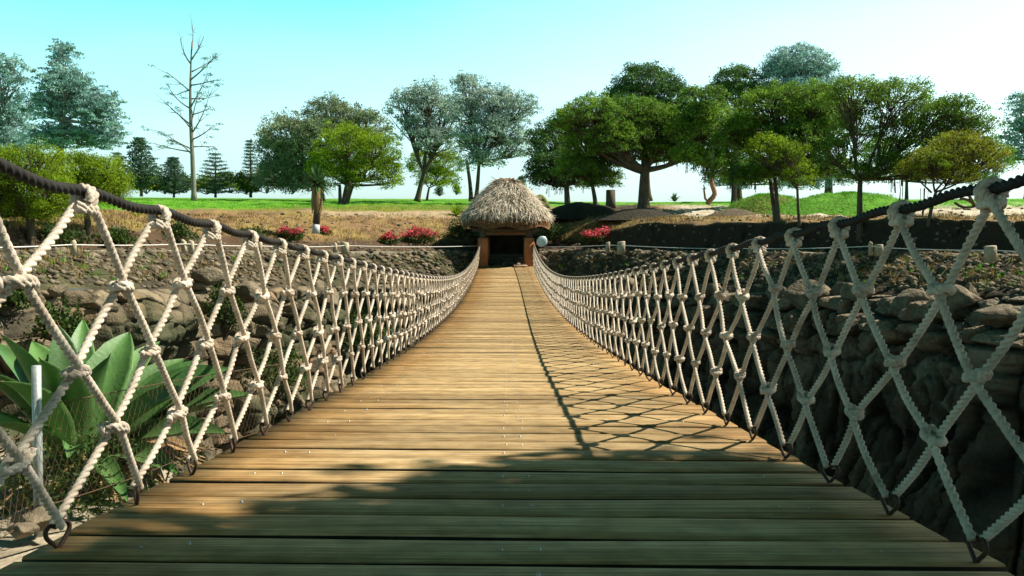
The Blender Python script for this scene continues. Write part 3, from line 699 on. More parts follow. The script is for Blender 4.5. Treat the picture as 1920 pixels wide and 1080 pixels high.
# roof shell: superelliptic rings from eave to ridge
ez = hutpt(950, 415)[2]; tz = hutpt(950, 336)[2]
def roof_pt(a, t):
    # t 0 eave .. 1 ridge
    hw = np.interp(t, [0, .15, .4, .7, .9, 1], [1.98, 1.82, 1.40, .86, .46, .24]); hd = np.interp(t, [0, .15, .4, .7, .9, 1], [2.35, 2.2, 1.7, 1.0, .45, .10])
    c, s_ = np.cos(a), np.sin(a); n_ = 3.2
    rr = (np.abs(c) ** n_ + np.abs(s_) ** n_) ** (-1 / n_)
    zz = ez + (tz - ez) * np.interp(t, [0, .15, .4, .7, .9, 1], [0, .17, .45, .75, .94, 1.0])
    return np.stack([hx + hw * rr * c, HY + 1.5 + hd * rr * s_, zz + 0 * c], -1)
A_, T_ = np.meshgrid(np.linspace(0, 2 * pi, 73), np.linspace(0, 1, 20))
RG = roof_pt(A_, T_); RG[..., 2] += .05 * fbm(RG * 1.3, 3, 5); RG[..., 2] -= np.clip(.06 - T_, 0, 1) * 2.0 * (.5 + .5 * np.sin(A_ * 9))
mb = MB().grid(RG, a=.4)
inner = RG.copy(); inner[..., 2] -= .22; mb.grid(inner, flip=True, a=.2)
roof = mb.build('roof', M['thatch_brown'], hut, True)
n = 15000
a = RNG.uniform(0, 2 * pi, n); t = RNG.uniform(0, 1.0, n) ** 1.15
p0 = roof_pt(a, t); p1 = roof_pt(a + RNG.normal(0, .03, n), t - .06); d = p1 - p0; d /= np.linalg.norm(d, axis=1)[:, None] + 1e-9
# outward normal of roof: away from centre axis and up
oc = p0 - np.array([hx, HY + 1.5, 0]); oc[:, 2] = 0; oc /= np.linalg.norm(oc, axis=1)[:, None]; nr = oc * .7 + np.array([0, 0, .7])
d = d + RNG.normal(0, .20, (n, 3)) + nr * RNG.uniform(-.1, .22, n)[:, None]; d /= np.linalg.norm(d, axis=1)[:, None]
Ls = RNG.uniform(.22, .52, n)[:, None]; sd_ = np.cross(d, nr); sd_ /= np.linalg.norm(sd_, axis=1)[:, None]; wd = RNG.uniform(.008, .022, n)[:, None]
p0 = p0 + nr * (RNG.uniform(.01, .10, n)[:, None] + .04)
V = np.stack([p0 - sd_ * wd, p0 + sd_ * wd, p0 + d * Ls + sd_ * wd * .3, p0 + d * Ls - sd_ * wd * .3], 1)
tt = np.repeat(RNG.uniform(0, 1, n), 4)
up_ = t > .10
MB().add(V[up_].reshape(-1, 3), np.arange(up_.sum() * 4).reshape(-1, 4), a=np.repeat(RNG.uniform(0, 1, up_.sum()), 4)).build('straw', M['thatch'], roof)
n = 2600; a = RNG.uniform(0, 2 * pi, n); p0 = roof_pt(a, RNG.uniform(0, .1, n)); d = np.stack([RNG.normal(0, .15, n), RNG.normal(0, .15, n), -np.ones(n)], -1)
sd_ = np.stack([-np.sin(a), np.cos(a), 0 * a], -1); Ls = RNG.uniform(.12, .34, n)[:, None]; wd = .018
V = np.stack([p0 - sd_ * wd, p0 + sd_ * wd, p0 + d * Ls + sd_ * wd * .3, p0 + d * Ls - sd_ * wd * .3], 1)
MB().add(V.reshape(-1, 3), np.arange(n * 4).reshape(-1, 4), a=np.repeat(RNG.uniform(0, 1, n), 4)).build('eave_fringe', M['thatch_brown'], roof)
# woven ridge cap
mb = MB()
for k in range(26):
    xx_ = hx - .34 + .68 * k / 25; w_ = .3
    mb.tube([(xx_ + random.uniform(-.04, .04), HY + 1.5 - w_, tz - .14), (xx_, HY + 1.5, tz + .10 + random.uniform(-.02, .04)), (xx_ + random.uniform(-.04, .04), HY + 1.5 + w_, tz - .14)], .035, 5, a=random.random())
mb.build('ridge_cap', M['thatch_brown'], hut, True)
# landing, doorstep and steps climbing away in the hut's shade
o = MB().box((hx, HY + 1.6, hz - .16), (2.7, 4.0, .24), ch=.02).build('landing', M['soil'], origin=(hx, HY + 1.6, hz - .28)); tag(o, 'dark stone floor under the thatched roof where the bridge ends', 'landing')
c = P(976, 497, 34.75); o = MB().box((c[0], c[1], hz + .045), (.60, .34, .07), ch=.02).build('doorstep', M['slab'], origin=(c[0], c[1], hz)); tag(o, 'small pink stone slab lying at the far end of the bridge', 'stone slab')
stt = thing('stone_steps', 'dark stone steps in the shade inside the thatched hut', 'steps', (hx, HY + 2.2, hz))
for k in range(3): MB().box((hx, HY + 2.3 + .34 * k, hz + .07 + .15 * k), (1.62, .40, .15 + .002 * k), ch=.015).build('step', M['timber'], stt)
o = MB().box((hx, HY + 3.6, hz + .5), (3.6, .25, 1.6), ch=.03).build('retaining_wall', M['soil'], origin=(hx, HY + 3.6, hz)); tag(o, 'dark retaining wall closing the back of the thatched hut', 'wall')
# round floodlight
lc = P(1016, 453, 34.9)
fl = thing('floodlight', 'round glass floodlight on a bracket beside the right hut pillar', 'lamp', (hx + 1.24, 34.95, lc[2] - .2))
a = np.linspace(0, 2 * pi, 24, endpoint=False)
ax = np.array([.15, -1, -.05]); ax /= np.linalg.norm(ax)
MB().tube([lc - ax * .22, lc - ax * .16, lc - ax * .04, lc, lc + ax * .03], [.06, .15, .23, .25, .25], 24).build('housing', M['metal'], fl, True)
MB().tube([lc + ax * .031, lc + ax * .045, lc + ax * .06], [.232, .21, .10], 24).build('lens', M['glass'], fl, True)
MB().tube([lc - ax * .1, (hx + 1.15, 35.1, lc[2] - .2)], .02, 6).build('bracket', M['metal'], fl, True)

# ------------------------------------------------------------------ vegetation
def leaves(mb, C_, n_each, rad, size, ratio=2.0, flat=.6, droop=0.0, a_=None):
    "leaf quads gathered round the cluster centres C_"
    m = len(C_); n_ = m * n_each
    c = np.repeat(C_, n_each, 0); off = RNG.normal(0, 1, (n_, 3)); off /= np.linalg.norm(off, axis=1)[:, None] + 1e-9
    off *= (RNG.uniform(0, 1, n_) ** .5)[:, None]
    rad = np.repeat(np.broadcast_to(rad, (m,)), n_each)[:, None]
    off = off * rad * np.array([1, 1, flat])
    p = c + off
    if droop: p[:, 2] -= droop * (np.hypot(off[:, 0], off[:, 1]) / rad[:, 0]) ** 2 * rad[:, 0]
    d = RNG.normal(0, 1, (n_, 3)) + off / rad * .8; d[:, 2] -= droop * .8
    d /= np.linalg.norm(d, axis=1)[:, None] + 1e-9
    s = np.cross(d, RNG.normal(0, 1, (n_, 3))); s /= np.linalg.norm(s, axis=1)[:, None] + 1e-9
    L = (size * RNG.uniform(.6, 1.3, n_))[:, None]; w = L / ratio / 2
    V = np.stack([p - d * L * .5, p + s * w, p + d * L * .5, p - s * w], 1)
    base = np.repeat(RNG.uniform(.05, .95, m), n_each) + RNG.normal(0, .15, n_)
    mb.add(V.reshape(-1, 3), np.arange(n_ * 4).reshape(-1, 4), a=np.repeat(np.clip(base, 0, 1), 4))
def bough(p0, p1, bend=.15, n=7):
    p0 = np.asarray(p0, float); p1 = np.asarray(p1, float); L = np.linalg.norm(p1 - p0)
    mid = (p0 + p1) / 2 + RNG.normal(0, bend * L * .5, 3) + np.array([0, 0, -bend * L * .3]); t = np.linspace(0, 1, n)[:, None]
    return (1 - t) ** 2 * p0 + 2 * t * (1 - t) * mid + t ** 2 * p1
def tree(name, label, cat, base, d, blobs, lm, bm='bark', fork=None, tr=.16, dens=1.0, leaf=.17, nl=34, crad=.55, flat=.6, droop=.3, group=None, stems=1, lean=0, moss=0, ratio=2.2, shell=.45, twig=.5, depthf=.85, bw=1.0):
    """base=(px,py) foot of the trunk; fork=(px,py) where limbs part; blobs=[(cx,cy,rx,ry)] photo pixels at distance d"""
    g_ = gdist(*base)
    if g_ and g_ < d: q_ = g_ / d; d = g_; tr *= q_; leaf *= q_; crad *= q_
    leaf *= .80; nl = int(nl * 1.25)
    b = P(base[0], base[1], d); t = thing(name, label, cat, b, group)
    fk = P(*(fork or (base[0], base[1] - 60)), d)
    wood = MB(); lv = MB(); C_ = []; R_ = []
    for s in range(stems):
        o_ = RNG.normal(0, .12 * (stems > 1), 3); o_[2] = 0
        tp = bough(b + o_ * 1.5 + np.array([0, 0, -.15]), fk + o_ * 4, .06, 9)
        rad = np.linspace(tr * 1.05, tr * .72, 9) / (1 + .35 * (stems > 1)); rad[0] *= 1.35; rad[1] *= 1.1
        wood.tube(tp, rad, 10)
    for (bx, by, rx, ry) in blobs:
        yo = RNG.uniform(-.5, .5) * rx / F * d * .8 if len(blobs) > 1 else 0
        c = P(bx, by, d + yo); Rx = rx * 1.06 / F * d; Ry = ry * 1.08 / F * d; Rz = Rx * depthf
        crad_ = crad * .8; n_ = int(dens * 26 * (Rx * Ry + Rx * Rz) / (crad_ ** 2) * .19) + 4
        u = RNG.normal(0, 1, (n_, 3)); u /= np.linalg.norm(u, axis=1)[:, None]; u[:, 2] = np.where(u[:, 2] < -.65, -u[:, 2] * .8, u[:, 2])
        r = shell + (1 - shell) * RNG.uniform(0, 1, n_) ** .6
        r = r * (1 + .16 * noise(u * 2.3 + bx, int(bx)))
        cc = c + u * r[:, None] * np.array([Rx, Rz, Ry]); C_.append(cc)
        rr = crad_ * RNG.uniform(.6, 1.35, n_); R_.append(rr)
        # limb towards the mass, then boughs to some of the clusters
        start = fk + RNG.normal(0, .05, 3); hub = c + np.array([0, 0, -Ry * .35])
        lb = bough(start, hub, .12, 9); wood.tube(lb, np.linspace(tr * .55, tr * .22, 9) * bw, 7)
        k = int(n_ * twig * .6)
        for j in RNG.permutation(n_)[:k]:
            s0 = lb[RNG.integers(4, 9)]; wood.tube(bough(s0, cc[j], .15, 5), np.linspace(tr * .17, .012, 5) * bw, 4, caps=False)
    C_ = np.concatenate(C_); R_ = np.concatenate(R_)
    leaves(lv, C_, nl, R_, leaf, ratio, flat, droop)
    wood.build('trunk', M[bm], t, True); lv.build('crown', M[lm], t)
    if moss:
        ms = MB(); low = C_[C_[:, 2] < np.percentile(C_[:, 2], 32)]
        for j in range(int(moss * .55)):
            c = low[RNG.integers(len(low))] + RNG.normal(0, .3, 3); L = RNG.uniform(.3, 1.1)
            k = 7; xs = c[0] + RNG.normal(0, .05, k); ys = c[1] + RNG.normal(0, .05, k)
            for q in range(k):
                l2 = L * RNG.uniform(.3, .9); w = .011
                ms.add([[xs[q] - w, ys[q], c[2]], [xs[q] + w, ys[q], c[2]], [xs[q] + RNG.normal(0, .03), ys[q], c[2] - l2], [xs[q] - w * .3, ys[q], c[2] - l2]], [[0, 1, 2, 3]], a=RNG.uniform())
        tag(ms.build('hanging_moss', M['moss'], t), kind='stuff')
    return t
def conifer(label, px, ytop, ybase, hw, d, lm='conifer', up=.25, n=16, bare=.08, leaf=.13, group='conifers at the back of the lawn', dens=1.0):
    b = P(px, ybase, d); tp = P(px, ytop, d); H = tp[2] - b[2]; R = hw / F * d
    t = thing('conifer', label, 'tree', b, group); wood = MB(); lv = MB()
    wood.tube([b + [0, 0, -.1], b * .5 + tp * .5, tp], [H * .022 + .03, H * .014 + .015, .01], 8)
    C_ = []; R_ = []
    for k in range(n):
        f = bare + (1 - bare) * k / n; zz = b[2] + H * f; L = R * (1 - f) ** .8 * RNG.uniform(.75, 1.1) + .08
        m = 7
        for j in range(m):
            a = 2 * pi * (j / m) + RNG.uniform(0, .8); dirv = np.array([cos(a), sin(a), up])
            e = np.array([b[0], b[1], zz]) + dirv * L; s0 = np.array([b[0], b[1], zz])
            bp_ = s0 + (e - s0) * np.linspace(0, 1, 4)[:, None]; bp_[1:3, 2] -= .06 * L
            wood.tube(bp_, [.03, .02, .015, .008], 4, caps=False)
            q = max(2, int(L / .28))
            for i_ in range(q): C_.append(s0 + (e - s0) * (i_ + .8) / q - [0, 0, .03]); R_.append(.30 * (1.15 - .5 * i_ / q))
    leaves(lv, np.array(C_), int(20 * dens), np.array(R_), leaf, 3, .35, .1)
    wood.build('trunk', M['bark'], t, True); lv.build('crown', M[lm], t); return t
def shrub(label, px, py, rx, ry, d, lm='shrub', name='shrub', cat='shrub', group=None, leaf=.12, dens=1.0, flowers=0, snap=True):
    g_ = gdist(px, py + ry * .8)
    if snap and g_ and d < 60: d = g_
    b = P(px, py + ry * .8, d); t = thing(name, label, cat, b, group); Rx = rx / F * d; Ry = ry / F * d
    n_ = int(60 * dens * max(Rx, .4)) + 8; u = RNG.normal(0, 1, (n_, 3)); u /= np.linalg.norm(u, axis=1)[:, None]; u[:, 2] = np.abs(u[:, 2]) * 1.6 - .5
    c = P(px, py, d); C_ = c + u * (RNG.uniform(.4, 1, n_) * (1 + .2 * noise(u * 3, int(px))))[:, None] * np.array([Rx, min(Rx, 1.6) * .8, Ry])
    lv = MB(); leaves(lv, C_, 26, .22 + .12 * Ry, leaf, 2, .7, .1); lv.build('foliage', M[lm], t)
    wd = MB()
    for j in range(min(14, n_)): wd.tube(bough(b, C_[j], .2, 5), np.linspace(.03, .008, 5), 4, caps=False)
    wd.build('stem', M['bark'], t)
    if flowers:
        fl_ = MB(); C2 = C_[C_[:, 2] > np.percentile(C_[:, 2], 35)] + [0, -.1, .08]
        leaves(fl_, C2[:flowers], 22, .22, .085, 1.5, .7, 0); tag(fl_.build('flower', M['flower'], t), kind='stuff')
    return t
def spiky(name, label, cat, px, py, rad_px, d, lm='yucca', n=26, w=.06, group=None, upb=.2, root=None):
    d = (gdist(px, py) or d) if root is None else d; c = P(px, py, d) if root is None else root; R = rad_px / F * d
    mb = MB()
    for k in range(n):
        a = RNG.uniform(0, 2 * pi); el = RNG.uniform(upb, 1.45); L = R * RNG.uniform(.75, 1.1)
        dr = np.array([cos(a) * cos(el), sin(a) * cos(el), sin(el)]); s = np.cross(dr, [0, 0, 1]); s /= np.linalg.norm(s) + 1e-9
        f = np.linspace(0, 1, 5); ww = w * np.array([.6, 1, .8, .5, .03]); ctr = c + dr * (f * L)[:, None] - np.array([0, 0, 1]) * (f ** 2 * L * .25 * cos(el))[:, None]
        nrm = np.cross(s, dr) * .25
        Gd = np.stack([ctr - s * ww[:, None] + nrm * ww[:, None], ctr, ctr + s * ww[:, None] + nrm * ww[:, None]], 1); mb.grid(Gd, a=RNG.uniform())
    if root is not None: return mb
    o = mb.build(name, M[lm], origin=c); tag(o, label, cat, group); return o

GL = 'tall trees at the left edge of the park'
tree('tall_tree', 'tall feathery blue green tree at the far left edge, partly cut off', 'tree', (10, 372), 70, [(5, 150, 45, 50), (10, 215, 58, 48), (-30, 240, 55, 55), (35, 275, 45, 32)], 'tealleaf', 'grey_bark', (8, 250), .30, .9, .30, 26, .75, .4, .15, GL, shell=.3)
tree('tall_tree', 'tall airy blue green tree with pointed top left of the dead tree', 'tree', (115, 372), 66,
     [(120, 108, 26, 32), (118, 155, 48, 38), (90, 205, 42, 40), (155, 195, 52, 42), (190, 215, 46, 45), (95, 258, 40, 28), (150, 262, 60, 26), (205, 258, 30, 26)], 'tealleaf', 'grey_bark', (117, 225), .30, .95, .27, 24, .6, .32, .1, GL, shell=.2, twig=.3)
GR = 'broad trees around the lawn'
# yellow green bushy trees on the near left rim
tree('bushy_tree', 'low lime green bushy tree at the left edge with crooked trunk', 'tree', (62, 458), 23, [(0, 325, 60, 42), (60, 318, 70, 48), (20, 370, 60, 34), (95, 360, 45, 35), (-50, 340, 60, 60), (25, 395, 56, 26), (100, 392, 48, 22)], 'lime', 'bark', (55, 385), .13, 1.1, .085, 46, .30, .7, .5, GR, ratio=3)
tree('bushy_tree', 'rounded lime green bushy tree beside the spreading conifer', 'tree', (165, 440), 25, [(140, 318, 54, 40), (190, 328, 54, 40), (165, 358, 66, 32), (120, 350, 50, 34), (215, 352, 32, 26)], 'lime', 'bark', (160, 385), .11, 1.1, .085, 46, .30, .7, .5, GR, ratio=3)
# conifers
conifer('spreading conifer with upswept branches left of the dead tree', 265, 257, 366, 46, 60, up=.75, n=15, leaf=.2)
conifer('dense dark conifer just left of the dead trunk', 326, 292, 368, 34, 62, up=.3, n=14, dens=1.8)
conifer('open layered conifer right of the dead trunk', 404, 282, 368, 46, 62, up=.15, n=11)
conifer('thin spire shaped conifer left of the grey green tree', 470, 258, 368, 22, 66, up=.2, n=16)
conifer('low broad conifer half hidden behind the lime green bush', 222, 282, 368, 34, 64, up=.4, n=12)
# bare tall tree
b = P(364, 378, 52); dt = thing('bare_tree', 'tall nearly leafless tree with straight pale trunk on the lawn', 'tree', b)
tp = [P(364, 378, 52), P(361, 300, 52), P(357, 200, 52), P(358, 120, 52), P(360, 78, 52)]
MB().tube(smooth_path(tp, .5), np.interp(np.linspace(0, 1, len(smooth_path(tp, .5))), [0, .05, .5, 1], [.23, .16, .11, .035]), 10).build('trunk', M['pale_bark'], dt, True)
br = [((357, 172), (312, 135)), ((357, 168), (330, 178)), ((358, 200), (385, 150)), ((358, 120), (338, 75)), ((359, 112), (382, 68)), ((359, 95), (361, 52)), ((358, 135), (405, 108)), ((357, 150), (408, 100)),
      ((359, 235), (308, 190)), ((359, 230), (372, 175)), ((360, 245), (322, 205)), ((360, 262), (400, 235)), ((360, 250), (392, 180)), ((361, 280), (305, 248)), ((361, 285), (293, 270)), ((362, 275), (405, 275)), ((360, 215), (398, 200)), ((359, 185), (396, 182)), ((358, 160), (402, 150)), ((361, 292), (318, 262)), ((359, 205), (318, 165))]
lm_ = MB(); wsp = MB(); CC = []
for (s0, e0) in br:
    yo = RNG.uniform(-1.4, 1.4); p = bough(P(*s0, 52), P(e0[0], e0[1], 52 + yo), .12, 7); lm_.tube(p, np.linspace(.055, .014, 7), 5)
    for j in range(6):
        q0 = p[RNG.integers(2, 7)]; q1 = q0 + (p[-1] - p[0]) * RNG.uniform(.15, .35) + RNG.normal(0, .28, 3); lm_.tube(bough(q0, q1, .1, 4), [.02, .015, .01, .007], 4, caps=False)
        if RNG.uniform() < .55 and s0[1] > 130: CC.append(q1)
lm_.build('branch', M['grey_bark'], dt, True)
leaves(wsp, np.array(CC), 26, .30, .15, 3, .25, .1); wsp.build('foliage', M['tealleaf'], dt)
# mid-left group
tree('broad_tree', 'large grey green tree behind the lime green one', 'tree', (600, 372), 62, [(540, 255, 52, 42), (625, 220, 55, 36), (680, 240, 50, 36), (560, 300, 62, 40), (600, 270, 70, 50), (520, 330, 44, 34), (700, 285, 30, 40), (565, 342, 44, 26), (512, 290, 36, 40)], 'greyleaf', 'bark', (600, 320), .3, 1.0, .22, 34, .62, .65, .3, GR)
tree('broad_tree', 'bright lime green spreading tree behind the yucca with several dark stems', 'tree', (642, 384), 50, [(650, 270, 58, 40), (705, 285, 45, 40), (615, 310, 45, 32), (690, 325, 60, 32), (640, 335, 40, 22), (735, 330, 22, 34)], 'lime', 'bark', (648, 345), .17, .85, .15, 36, .5, .55, .35, GR, stems=4)
tree('airy_tree', 'airy silvery tree with forked dark trunk left of the hut roof', 'tree', (782, 374), 58, [(760, 195, 36, 30), (800, 185, 42, 32), (835, 215, 45, 40), (775, 240, 40, 32), (820, 265, 45, 32)], 'silver', 'bark', (795, 325), .2, 1.0, .21, 22, .55, .5, .1, GR, shell=.15, twig=.5, bw=1.1)
tree('airy_tree', 'tall silvery leaved tree with twin trunks directly behind the hut roof', 'tree', (893, 372), 55, [(880, 165, 36, 28), (925, 190, 45, 28), (965, 205, 45, 34), (880, 210, 42, 36), (935, 245, 60, 36), (880, 265, 40, 30), (960, 280, 40, 28), (905, 300, 40, 24)], 'silver', 'bark', (900, 300), .2, 1.0, .21, 22, .55, .5, .1, GR, stems=2, shell=.15, twig=.5, bw=1.1)
tree('small_tree', 'small fresh green tree under the silvery trees', 'tree', (800, 374), 64, [(790, 305, 30, 26), (835, 310, 36, 30), (820, 335, 45, 22)], 'lime', 'bark', (805, 350), .1, .9, .17, 30, .5, .6, .3, GR)
shrub('small dark round topped sapling standing on the lawn horizon', 824, 358, 7, 12, 68, 'conifer', 'sapling', 'sapling', 'small plants on the lawn horizon')
shrub('small light green sapling on the lawn nearer the hut roof', 856, 356, 6, 12, 68, 'lime', 'sapling', 'sapling', 'small plants on the lawn horizon')
conifer('slim dark cypress peeping over the right shoulder of the thatch', 978, 330, 372, 5, 60, up=1.2, n=10, leaf=.12, group=None)
# right-hand group
tree('dense_tree', 'very dark dense tree right beside the hut roof', 'tree', (1065, 397), 46, [(1040, 270, 52, 45), (1000 + 35, 315, 45, 32), (1080, 330, 50, 30), (1020, 335, 28, 22)], 'needle_dark', 'bark', (1062, 350), .2, 1.25, .15, 40, .45, .6, .35, GR, moss=30)
tree('dense_tree', 'low leafy tree with layered dark foliage left of the thick trunk', 'tree', (1118, 399), 44.5, [(1105, 275, 58, 34), (1140, 300, 30, 28), (1085, 315, 50, 26), (1130, 335, 40, 20), (1165, 270, 34, 30)], 'needle_mid', 'bark', (1110, 345), .14, 1.2, .14, 40, .42, .5, .35, GR, moss=20)
tree('broad_cypress', 'huge dark umbrella shaped tree with the thickest trunk', 'tree', (1207, 392), 48, [(1110, 215, 58, 34), (1190, 215, 66, 36), (1250, 245, 60, 40), (1160, 260, 60, 34), (1220, 285, 50, 26), (1290, 285, 40, 28), (1270, 235, 44, 36), (1060, 225, 30, 26), (1110, 240, 45, 30)], 'needle_mid', 'bark', (1209, 320), .36, 1.15, .16, 38, .5, .5, .35, GR, moss=110)
tree('broad_cypress', 'high rounded dark crown rising behind the thick trunked tree', 'tree', (1215, 374), 66, [(1212, 155, 62, 34), (1180, 185, 48, 32), (1255, 180, 42, 34), (1215, 210, 60, 30)], 'needle_dark', 'bark', (1215, 280), .3, 1.15, .21, 36, .65, .55, .35, GR)
tree('broad_cypress', 'dark tree with slim straight trunk between the big umbrella tree and the mound', 'tree', (1375, 388), 47, [(1320, 190, 46, 34), (1295, 245, 46, 34), (1385, 240, 45, 36), (1290, 290, 36, 24), (1330, 235, 55, 40), (1370, 285, 55, 34), (1330, 300, 40, 24), (1400, 325, 42, 24), (1350, 320, 40, 26), (1310, 215, 40, 30)], 'needle_mid', 'bark', (1374, 300), .17, 1.1, .16, 38, .5, .5, .4, GR, moss=70)
tree('broad_cypress', 'flat topped dark crown behind, left of the highest crown', 'tree', (1385, 376), 64, [(1382, 150, 46, 26), (1385, 178, 52, 28), (1350, 170, 20, 18)], 'needle_dark', 'bark', (1385, 270), .26, 1.15, .2, 34, .62, .55, .3, GR)
tree('broad_cypress', 'highest dome shaped blue green crown of the right hand group', 'tree', (1553, 372), 63, [(1495, 122, 62, 34), (1465, 150, 44, 34), (1535, 145, 38, 34), (1500, 180, 64, 34)], 'tealleaf', 'bark', (1553, 290), .3, 1.1, .21, 32, .62, .5, .3, GR)
tree('broad_cypress', 'broad mid green tree with twin dark trunks in front of the grass mound', 'tree', (1466, 412), 42, [(1450, 200, 66, 40), (1520, 195, 60, 40), (1420, 250, 50, 36), (1490, 260, 66, 38), (1440, 315, 45, 28), (1500, 320, 36, 30), (1550, 255, 44, 38), (1550, 315, 40, 26), (1400, 330, 34, 20), (1380, 250, 44, 40), (1560, 215, 48, 38)], 'needle_mid', 'bark', (1470, 330), .17, 1.15, .145, 38, .45, .5, .4, GR, stems=2, moss=40)
tree('airy_tree', 'sparse blue green tree glimpsed low behind the twin dark trunks', 'tree', (1446, 377), 62, [(1420, 325, 60, 30), (1500, 340, 60, 22), (1560, 325, 50, 30), (1360, 340, 40, 20)], 'tealleaf', 'bark', (1450, 345), .14, .62, .20, 24, .5, .6, .4, GR, shell=.1, twig=.3)
tree('airy_tree', 'sparse dull green tree glimpsed low behind the open crowned tree', 'tree', (1700, 377), 60, [(1650, 290, 56, 40), (1710, 320, 60, 30), (1780, 300, 56, 40), (1830, 330, 44, 22), (1880, 300, 26, 30)], 'needle_mid', 'bark', (1700, 340), .14, .70, .19, 24, .5, .6, .4, GR, shell=.1, twig=.3)
tree('small_tree', 'bright yellow green leafy tree hanging before the twin dark trunks', 'tree', (1500, 418), 40, [(1440, 275, 42, 26), (1480, 295, 45, 30), (1500, 330, 28, 26), (1415, 290, 22, 20)], 'lime', 'bark', (1495, 350), .08, .8, .12, 30, .4, .5, .4, GR)
tree('open_tree', 'wide open crowned tree with steeply rising limbs right of the mound', 'tree', (1614, 442), 39, [(1600, 180, 62, 36), (1680, 180, 66, 34), (1745, 220, 56, 40), (1600, 235, 50, 40), (1690, 250, 60, 40), (1770, 280, 45, 36), (1560, 290, 40, 34), (1680, 310, 50, 28), (1800, 240, 34, 36), (1610, 325, 44, 24), (1745, 320, 50, 24), (1830, 285, 36, 30), (1795, 210, 48, 34), (1835, 255, 42, 40)], 'needle_mid', 'bark', (1613, 335), .15, .95, .13, 30, .42, .5, .4, GR, shell=.4, twig=.45, bw=.9, moss=20)
tree('small_tree', 'small tree with orange tinged leaves at the right above the handrail', 'tree', (1742, 415), 37, [(1800, 275, 60, 32), (1750, 300, 45, 28), (1845, 295, 42, 32), (1790, 325, 50, 20), (1710, 320, 30, 20)], 'orangeleaf', 'bark', (1755, 360), .09, .85, .11, 30, .38, .5, .4, GR, twig=.8)
tree('tall_tree', 'pale blue green tree cut off by the right edge', 'tree', (1925, 374), 66, [(1915, 200, 36, 32), (1930, 250, 48, 40), (1900, 290, 36, 26), (1960, 230, 60, 60)], 'tealleaf', 'grey_bark', (1925, 300), .22, .7, .24, 24, .6, .4, .1, GL, shell=.2)
# low shrubs along the back of the lawn
for lab, px, py, rx, ry, lm in (('low olive shrub left of the spreading conifer', 205, 345, 40, 24, 'shrub'), ('low green shrub between the dark conifer and the bare trunk', 345, 346, 24, 20, 'shrub'),
        ('wide fresh green shrub under the open layered conifer', 432, 344, 40, 22, 'needle_mid'), ('dark olive shrub at the foot of the grey green tree', 500, 340, 40, 28, 'greyleaf'),
        ('rounded dark shrub just left of the yucca head', 550, 342, 32, 26, 'shrub'), ('low shrub right under the conifer with upswept branches', 275, 346, 36, 22, 'lime'), ('dark clipped shrub left of the bare trunk', 310, 348, 26, 20, 'shrub'), ('light green shrub just right of the bare trunk', 388, 350, 26, 18, 'lime'), ('mid green shrub left of the thin spire conifer', 462, 350, 24, 18, 'needle_mid')):
    shrub(lab, px, py, rx, ry, 66, lm, group='shrubs along the back of the lawn', leaf=.16, dens=1.6)
for lab, px, py, rx, ry, d in (('tangle of dark shrub filling the hollow left of the hut', 864, 433, 32, 22, 36.5), ('dark shrub growing behind the hut on its right', 1040, 440, 22, 22, 39.0),
        ('dark undergrowth at the foot of the crooked left tree', 110, 445, 50, 18, 21.5), ('dark undergrowth below the rounded lime green tree', 215, 448, 45, 16, 22.5), ('small olive shrub on the left bank above the log posts', 330, 440, 40, 18, 24), ('dark bush at the lip of the bank near the crimson flowers', 470, 442, 30, 14, 28)):
    shrub(lab, px, py, rx, ry, d, 'shrub', leaf=.10)
spiky('fern_plant', 'large bright green fern tuft against the left edge of the thatch', 'fern', 856, 404, 30, 37.5, 'lime', 46, .05)
# crimson flowers
for lab, px, py, rx, ry, d, n_ in (('long crimson flowering bush left of the hut', 785, 446, 42, 13, 37.3, 60), ('crimson flowering bush left of the yucca trunk', 546, 442, 24, 12, 31, 18), ('crimson flowering bush right of the hut floodlight', 1122, 445, 34, 11, 36.5, 46), ('small crimson flower patch at the base of the yucca', 606, 436, 10, 5, 31.5, 12), ('faded crimson bush among stones left of the other red bushes', 730, 450, 20, 8, 36.5, 18)):
    shrub(lab, px, py, rx, ry, d, 'shrub', 'flowering_bush', 'flowering bush', 'crimson flowering bushes on the bank', .09, 1.6, n_)
# yucca
yb = P(592, 438, 31.2); yu = thing('yucca', 'tall yucca with green spiky head and skirt of dead leaves', 'yucca', yb)
MB().tube([yb, P(593, 420, 31.2)], [.15, .13], 10).build('limed_base', M['limed'], yu, True)
MB().tube([P(593, 421, 31.2), P(595, 395, 31.2), P(594, 345, 31.2)], [.13, .14, .12], 10).build('trunk', M['bark'], yu, True)
sk = MB()
for k in range(700):
    a = RNG.uniform(0, 2 * pi); f = RNG.uniform(0, 1) ** .9; c = P(594, 350 + f * 34, 31.2); R = .20 + .05 * sin(pi * f); dr = np.array([cos(a), sin(a), 0])
    p0 = c + dr * (R * .8); L = RNG.uniform(.22, .42); p1 = p0 + dr * .02 - [0, 0, L]; s = np.array([-sin(a), cos(a), 0]) * .022
    sk.add([p0 - s, p0 + s, p1 + s * .3, p1 - s * .3], [[0, 1, 2, 3]], a=RNG.uniform())
sk.build('dead_leaf_skirt', M['straw'], yu)
spiky('', '', '', 0, 0, 40, 31.2, n=130, w=.034, upb=-.55, root=P(594, 345, 31.2)).build('leaf_head', M['yucca'], yu)
